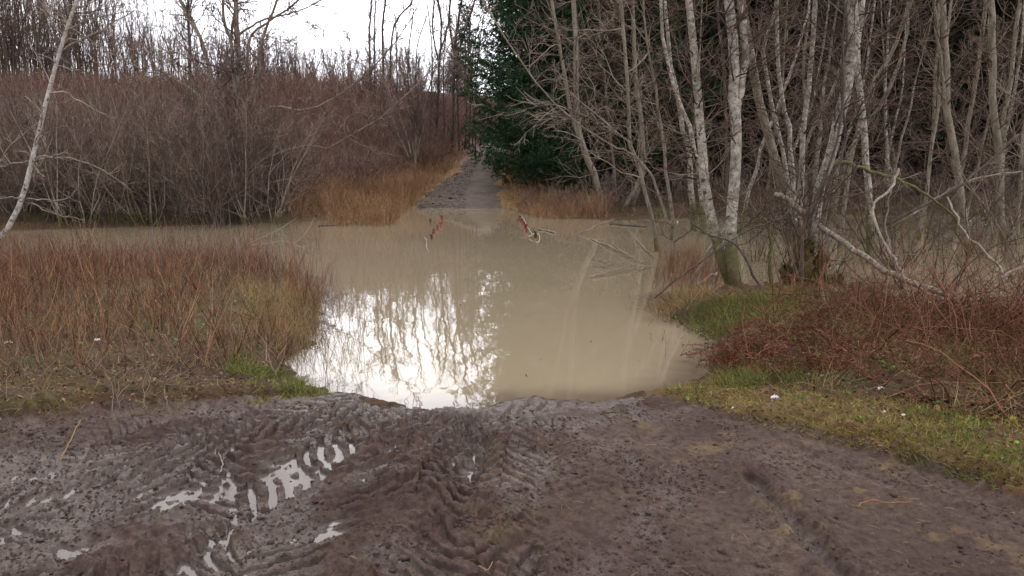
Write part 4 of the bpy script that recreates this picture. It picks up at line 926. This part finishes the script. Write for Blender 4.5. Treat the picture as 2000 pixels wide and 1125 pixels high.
stick('fallen_stick', 'pale stick lying on the hummock before the birches', [(1322,610),(1380,582),(1430,562)], 9.4, W(4, 9.4), W(3, 9.4), M_WOOD)
stick('leaning_branch', 'dark thin branch running up right over the hummock', [(1270,588),(1330,540),(1400,490),(1480,440),(1545,425)], 9.9, W(4, 10), W(3, 10), M_DARKB, twigs=6)
stick('leaning_branch', 'dark bent stem in front of the birches falling to the right', [(1330,405),(1372,452),(1440,480),(1470,540),(1500,590)], 9.2, W(3, 9), W(6, 9), M_DARKB, twigs=6)
stick('leaning_branch', 'short mossy dark stem between double birch and stump', [(1508,575),(1502,500),(1505,460),(1492,425)], 9.9, W(8, 10), W(5, 10), M_MOSSY, twigs=3)
dw = [([(1154,466),(1195,482),(1230,500),(1262,515)], 7, 3), ([(1157,506),(1205,512),(1245,508)], 4, 2), ([(1154,541),(1200,528),(1260,512)], 5, 3), ([(1242,466),(1262,486),(1280,502)], 6, 4), ([(1195,474),(1215,490),(1240,503)], 4, 2), ([(1162,521),(1200,518)], 3, 2), ([(1243,530),(1275,515)], 3, 2)]
lb = ['longest whitish drowned branch floating left of the bare stems', 'thin floating twig just below the longest drowned branch', 'lowest whitish floating branch slanting up right', 'short whitish stick pointing down right at the stems in water', 'small side stick touching the longest drowned branch', 'tiny level twig left of the drowned branches', 'tiny slanting twig right of the lowest floating branch']
for (pts, a, b), l in zip(dw, lb):
    zz = [.02 + .05 * math.sin(i) ** 2 for i in range(len(pts))]; stick('drowned_branch', l, pts, 0, W(a, 13) * .55, W(b, 13) * .55, M_WOOD, zs=zz, twigs=4, tw=(.1, .45), group='drowned branches')
stick('floating_stick', 'thin brown stick floating on the left part of the flood', [(622,441),(655,439),(702,435)], 0, .025, .018, M_DARKB, zs=[.02] * 3, cat='stick')
stick('floating_stick', 'whitish floating stick right of the red posts', [(1045,448),(1062,449),(1085,455)], 0, .03, .018, M_WOOD, zs=[.02] * 3, cat='stick')
stick('floating_stick', 'dark half sunk log at the far right waterline under the alders', [(1195,437),(1222,440),(1262,443)], 0, .05, .03, M_DARKB, zs=[.02] * 3, cat='log')
stick('floating_branch', 'pale branch rising out of the flood behind the left bank tip', [(480,478),(520,460),(545,448),(580,425)], 0, .016, .006, M_TWIGP, zs=[.0, .1, .15, .35], twigs=7)
stick('floating_branch', 'forked twig poking out of the water near the left bank tip', [(575,476),(592,462),(615,425)], 0, .010, .004, M_TWIGP, zs=[0, .12, .35], twigs=4)
stick('floating_branch', 'low branch bending across the water before the far right alders', [(1128,458),(1148,450),(1170,438),(1200,428)], 0, .02, .01, M_WOOD, zs=[0, .1, .2, .25], twigs=5)
stick('mud_stick', 'pale forked twig lying in the left mud', [(430,922),(434,905),(426,882)], 0, .004, .002, M_WOOD, zs=[.15, .17, .17], twigs=3, tw=(.05, .12), cat='stick', wob=.002)
stick('mud_stick', 'straw coloured stalk standing slanted in the left mud', [(116,902),(135,865),(158,820)], 0, .004, .0025, M_STRAW, zs=[.13, .22, .32], cat='stick', wob=.002)
stick('mud_stick', 'dark bent twig lying near the middle of the mud', [(1098,868),(1125,860),(1150,866),(1182,872)], 0, .005, .003, M_DARKB, zs=[.15, .17, .16, .15], cat='stick', wob=.002)
stick('mud_stick', 'dark twig near the water edge in front of the right mud lump', [(1172,809),(1195,805),(1228,808)], 0, .006, .003, M_DARKB, zs=[.14, .16, .15], cat='stick', wob=.002)
stick('mud_stick', 'reddish stick lying across the right part of the mud', [(1672,990),(1700,978),(1740,982),(1778,980)], 0, .005, .003, M_REDST, zs=[.14, .16, .16, .15], cat='stick', wob=.002)
stick('mud_stick', 'fine dark twig above the reddish stick', [(1640,955),(1665,950),(1692,944)], 0, .003, .002, M_DARKB, zs=[.15, .16, .15], cat='stick', wob=.002)
stick('mud_stick', 'pale bent straw at the lowest middle mud', [(935,1105),(952,1113),(962,1097)], 0, .0022, .0015, M_STRAW, zs=[.15, .17, .16], cat='stick', wob=.001)
stick('pale_root', 'short whitish broken stick under the right bracken', [(1775,738),(1785,752),(1812,772)], 0, .012, .009, M_WOOD, zs=[.2, .16, .13], cat='stick')
for i, (pts, l) in enumerate((([(1400,705),(1500,718),(1640,712),(1770,716)], 'long red stalk lying level at the foot of the bracken'), ([(1560,600),(1600,640),(1650,700),(1680,735)], 'red stalk slanting down from the mossy hummock'),
        ([(1525,650),(1600,745),(1640,750)], 'thin stalk bent over the dark red bracken'), ([(1730,640),(1780,700),(1790,760),(1800,772)], 'brown stalk hanging over the whitish broken stick'), ([(1600,545),(1660,600),(1720,650),(1760,700)], 'brown stalk falling right below the fallen birch log'))):
    stick('bracken_stalk', l, pts, 7.6 if i % 2 == 0 else 8.2, .0045, .003, mat('red brown stalks', None), drift=-.6, cat='stalk')
for i, (a, b, h) in enumerate(((5,832,190),(60,828,150),(215,815,125),(235,812,110),(290,812,150),(332,808,90),(545,742,80))):
    c = [(a, b), (a + 12 - 5 * i, b - h * .5), (a + (40, 70, -25, 30, 60, 20, -30)[i], b - h)]
    g = gnd(a, b, .1); stick('bare_stalk', ('leftmost tall bare stalk at the edge of the left mud', 'bare stalk slanting right at the left mud edge', 'upright rusty stalk of the close pair before the left mud', 'right hand rusty stalk of the close pair before the left mud', 'long thin stalk curving right before the left mud', 'short upright stalk near the middle of the left mud edge', 'single stalk leaning left beside the bright green grass')[i], c, g[1], .0045, .002, M_TWIGR, cat='stalk', twigs=5, drift=.1)

# mossy stump at the feet of the large knotty birch
sc = at(1576, 556, 10.45); sc[2] = hz(sc[0], sc[1])
t = tag(empty('mossy_stump', sc), 'broad mossy stump with several rotten stems at the foot of the large knotty birch', 'stump')
cs = []
for dx, dy, h, r0, r1, ln in ((-.05, 0, .82, .17, .07, .03), (.12, .05, .62, .14, .06, .10), (-.2, .03, .45, .12, .06, -.12), (.26, -.02, .34, .11, .05, .2), (.03, -.16, .36, .12, .05, 0), (-.3, -.05, .2, .1, .05, -.3), (.38, .05, .18, .09, .04, .4)):
    c = curve([(dx * 1.5, dy, -.15), (dx * 1.15, dy, h * .35), (dx + ln * .4, dy, h * .7), (dx + ln, dy, h)], 14, .012, r3); cs.append((c, rad(c, r0 * 1.25, r1, 1.4)))
V, Fq = tubes([(c[None], q[None]) for c, q in cs], 14, cap=True); V = V + .022 * r3.normal(size=V.shape)
link('wood', mesh('wood', V, Fq, M_MOSSY), t)
P = V[r3.integers(0, len(V), 5200)] + r3.normal(size=(5200, 3)) * .012; P = P[P[:, 2] > 0]; d = r3.normal(size=P.shape); d[:, 2] = np.abs(d[:, 2]) * .5
Pm = np.stack([P, P + d * .012, P + d * .02 - [0, 0, .01]], 1); V, Fq = strips(Pm, np.full(len(Pm), .006)); link('moss', mesh('moss', V, Fq, mat('moss', varmat((.05, .055, .010), (.15, .15, .03)))), t)
g = stems(np.column_stack([r3.normal(size=26) * .22, r3.normal(size=26) * .12]), 1.3, 8, .35, .12, .06, z=np.full(26, .25)); Rr = np.outer(np.full(26, .008), np.linspace(1, .25, 8)); g1 = grow((g, Rr), 7, r3, .2, .95, (20, 55), (.25, .5), True, 5, .6, .002, .006, .05, .14, .5)
V, Fq = tubes([(g, Rr), g1], 4); link('shoots', mesh('shoots', V, Fq, M_TWIGD), t)

# shrubs standing in the near wood at the right
lab = 'low tangled bare shrub in the flooded wood at the right'
prs = [shrub('bare_shrub', lab, 'low shrubs of the flooded wood', 160 + i, 9, 2.3, .7, M_DARKB if i % 2 else M_ALDER, (M_TWIG, M_TWIGD)[i % 2], .012, 8, 5, .3, twr=.0025) for i in range(5)]
spots = [(at(px, 400, D)[0], D) for px, D in ((1620,10.2),(1820,10.8),(2060,10.4),(1480,14),(1760,13.5),(1960,14),(1560,17),(1800,18),(1300,23),(1380,24),(1480,23),(1600,24),(1720,23),(1850,24),(1980,23))]
spread(prs, spots, smin=.7, smax=1.2)
lab = 'bare rusty shrub at the feet of the far alders'
prs = [shrub('bare_shrub', lab, 'rusty shrubs below the far alders', 180 + i, 12, 1.7, .8, M_TWIG, M_TWIGR, .012, 7, 5, .4, twr=.005) for i in range(3)]
spread(prs, [(at(px, 400, D)[0], D) for px, D in ((1095,26.3),(1125,27),(1150,26),(1175,27.5),(1210,27),(1250,28.5),(1290,28),(1060,28),(1110,29.5),(1200,30),(1340,29),(1400,30),(1480,29),(1560,31),(1650,30),(1750,31),(1850,30),(1950,31))], smin=.7, smax=1.2)

# ------------------------------------------------------------------ red posts of the drowned bridge, ropes, ice line
def box(c, s, rz=0):
    x, y, z = s[0] / 2, s[1] / 2, s[2] / 2; b = min(x, y, z) * .25; V = []
    for dz, k in ((-z, 1), (z - b, 1), (z, 0)):
        q = b * (1 - k)
        V += [(-x + q, -y + q, dz), (x - q, -y + q, dz), (x - q, y - q, dz), (-x + q, y - q, dz)]
    V = np.array(V); ca, sa = math.cos(rz), math.sin(rz); V = np.column_stack([V[:, 0] * ca - V[:, 1] * sa, V[:, 0] * sa + V[:, 1] * ca, V[:, 2]]) + c
    Fc = [(3, 2, 1, 0)] + [(i + k * 4, (i + 1) % 4 + k * 4, (i + 1) % 4 + (k + 1) * 4, i + (k + 1) * 4) for k in range(2) for i in range(4)] + [(8, 9, 10, 11)]
    return V, np.array(Fc)
posts = [(864, 436, 15, 7, 'tallest red post at the far end of the left row'), (861, 444, 8, 6, 'second red post from the far end of the left row'), (855, 450, 9, 5, 'middle red post of the left row with a small arm'), (848, 457, 8, 6, 'second nearest red post of the left row with a small arm'), (843, 467, 8, 7, 'nearest dark red post of the left row'),
         (841, 435, 6, 6, 'dark stub standing apart left of the left row'),
         (1012, 432, 4, 3, 'small dark stub at the far end of the right row'), (1016, 433, 11, 6, 'farthest red post of the right row'), (1020, 439, 11, 6, 'second farthest red post of the right row'), (1025, 445, 11, 6, 'third red post of the right row'), (1028, 454, 16, 7, 'bright red tall post fourth in the right row'), (1046, 465, 13, 7, 'nearest dark red post on the right wrapped in pale rope')]
for i, (px, py, h, wd, l) in enumerate(posts):
    g = gnd(px, py); hh = h / F * g[1] * .85; ww = wd / F * g[1] * .5; t = tag(empty('bridge_post', (g[0], g[1], 0)), l, 'post', 'red posts of the drowned bridge')
    V, Fc = box((0, 0, (hh - .5) / 2), (ww, ww, hh + .5), .1 * i); dark = i in (4, 5, 6, 11)
    link('post', mesh('post', V, [Fc], M_DREDT if dark else M_RED, False), t)
    V, Fc = box((-ww * .25, 0, hh + .018), (ww * 1.5, ww * 1.05, .035), .1 * i); link('cap', mesh('cap', V, [Fc], M_DREDT, False), t)
    if i in (0, 2, 3, 10): V, Fc = box((-ww * .95, 0, hh - .045), (ww * .9, ww * .5, .05), .1 * i); link('arm', mesh('arm', V, [Fc], M_RED if i != 3 else M_DREDT, False), t)
stick('rope', 'pale rope running along the right row of red posts', [(1018,421),(1025,431),(1029,441),(1034,449),(1040,458)], 21.5, .008, .008, M_ROPE, 'rope', drift=-2.6, wob=.004)
stick('rope', 'pale rope looped round the nearest right post and trailing in the water', [(1032,463),(1040,458),(1050,456),(1054,462),(1053,471),(1049,475),(1047,473)], 0, .010, .009, M_ROPE, 'rope', zs=[.02, .08, .10, .06, .02, .02, .02], wob=.002)
stick('rope', 'thin pale rope drifting below the nearest left post', [(828,463),(834,470),(833,480),(838,492)], 0, .006, .005, M_ROPE, 'rope', zs=[.006] * 4, wob=.012)
pts = np.array([gnd(a, 408.3 + .5 * math.sin(a * .05), .006)[:2] for a in np.linspace(782, 1002, 60)]); wv = .012 + .07 * np.abs(fbm(pts[:, 0], pts[:, 1], .4, 3))
V = np.vstack([np.column_stack([pts[:, 0], pts[:, 1] - wv, np.full(60, .004)]), np.column_stack([pts[:, 0], pts[:, 1] - wv * .3, np.full(60, .007)]), np.column_stack([pts[:, 0], pts[:, 1] + wv, np.full(60, .006)])]); i = np.arange(59); i = i[fbm(i * 1.0, i * .3, 5.0, 3) > -.12]

tag(link('ice_rim', mesh('ice_rim', V, [np.stack([i, i + 1, i + 61, i + 60], -1), np.stack([i + 60, i + 61, i + 121, i + 120], -1)], mat('ice', varmat((.30, .29, .28), (.52, .51, .50))))), 'thin white rim of ice along the waterline at the foot of the path', 'ice')

V, Fq = crumbs(1500, .017, None, PT); stuff('path_rubble', 'rough dark clods and stones on the climbing path', 'mud', V, Fq, mat('path clods', varmat((.045, .031, .023), (.14, .10, .078), .85)))
FW = pxpoly([(600,560),(700,480),(1000,440),(1200,470),(1300,640),(1370,700),(1300,760),(1000,775),(760,770),(640,740)])
leaves('floating_leaves', 'small dead leaves and bits of bark drifting on the flood', FW, 90, .013, M_LEAF, None, .004)
# patches of old snow, clods at the shore, a dark bottle-sized float
def blob(name, label, cat, px, py, w, hgt, m, group=None, z=.1, asp=.6, seed=0, rough=.25, n=26):
    g = gnd(px, py, z); g[2] = float(height(g[:1], g[1:2])[0]); R0 = w / F * g[1] / 2 * .62; r = np.random.default_rng(seed + int(px)); V = [(0, 0, hgt)]; rings = 5
    ph = r.uniform(0, 6.28, 5)
    for k in range(1, rings + 1):
        for j in range(n):
            a = 6.283 * j / n; q = R0 * k / rings * (1 + rough * sum(math.sin(a * (i + 2) + ph[i]) / (i + 1) for i in range(5)))
            x_, y_ = q * math.cos(a), q * math.sin(a) * asp; zz = float(height(np.array([g[0] + x_]), np.array([g[1] + y_]))[0]) - g[2] if k > rings - 2 else 0
            V.append((x_, y_, max(zz, 0) * .5 + hgt * (1 - (k / rings) ** 2) * (1 + .35 * r.normal()) - (.02 if k == rings else 0)))
    Fc4 = [(1 + (k - 1) * n + j, 1 + (k - 1) * n + (j + 1) % n, 1 + k * n + (j + 1) % n, 1 + k * n + j) for k in range(1, rings) for j in range(n)]; F3 = [(0, 1 + j, 1 + (j + 1) % n) for j in range(n)]
    return tag(link(name, mesh(name, V, [np.array(F3), np.array(Fc4)[:, ::-1]], m), None, g), label, cat, group)
sn = [(20,691,26,'white snow scrap at the left frame edge under the stems'), (131,693,12,'tiny snow scrap right of the leftmost one'), (192,689,24,'flat snow scrap farthest right of the left bank row'), (132,617,12,'thin snow scrap higher up in the left stems'), (306,605,8,'snow speck in the middle of the left bank'), (197,557,10,'snow speck near the back of the left bank'),
      (1578,748,40,'largest snow scrap under the dark red bracken'), (1605,752,16,'small snow scrap touching the largest one on the right'), (1513,798,30,'rounded snow scrap lying on the yellow verge'), (1718,787,26,'snow scrap under the whitish broken stick'), (1630,812,10,'small upright snow speck in the middle of the verge'), (1703,827,12,'left of two close snow specks on the verge'), (1724,834,12,'right of two close snow specks on the verge'), (1762,838,14,'low snow speck nearest the green part of the verge'), (1820,804,12,'round snow speck at the right, highest on the verge'), (1430,807,9,'snow speck at the left start of the verge'), (1675,757,14,'snow speck hidden among the red bracken')]
for i, (px, py, wd, l) in enumerate(sn): blob('snow_patch', l, 'snow', px, py, wd, .012 if wd > 18 else .008, M_SNOW, 'scraps of old snow', seed=i, z=.14)
blob('floating_lump', 'small dark lump floating on the flood off the left bank', 'debris', 652, 503, 6, .07, M_DARKB, z=0, n=10)
for i, (px, py, wd, l, gl) in enumerate(((1760,752,14,'yellowish leaf clump right of the whitish stick',0),(1975,848,28,'big yellow brown leaf at the right frame edge',0),(1885,858,22,'bright green leaf on the verge near the frame edge',1),(1920,853,16,'second green leaf right of the bright one',1),(1863,812,16,'green round leaf under the bracken at the right',1))):
    g = gnd(px, py, .16); c = blob('leaf', l, 'leaf', px, py, wd, .012, (M_YGRASS, M_GLEAF)[gl], seed=i + 50, z=.16, rough=.12, n=14)
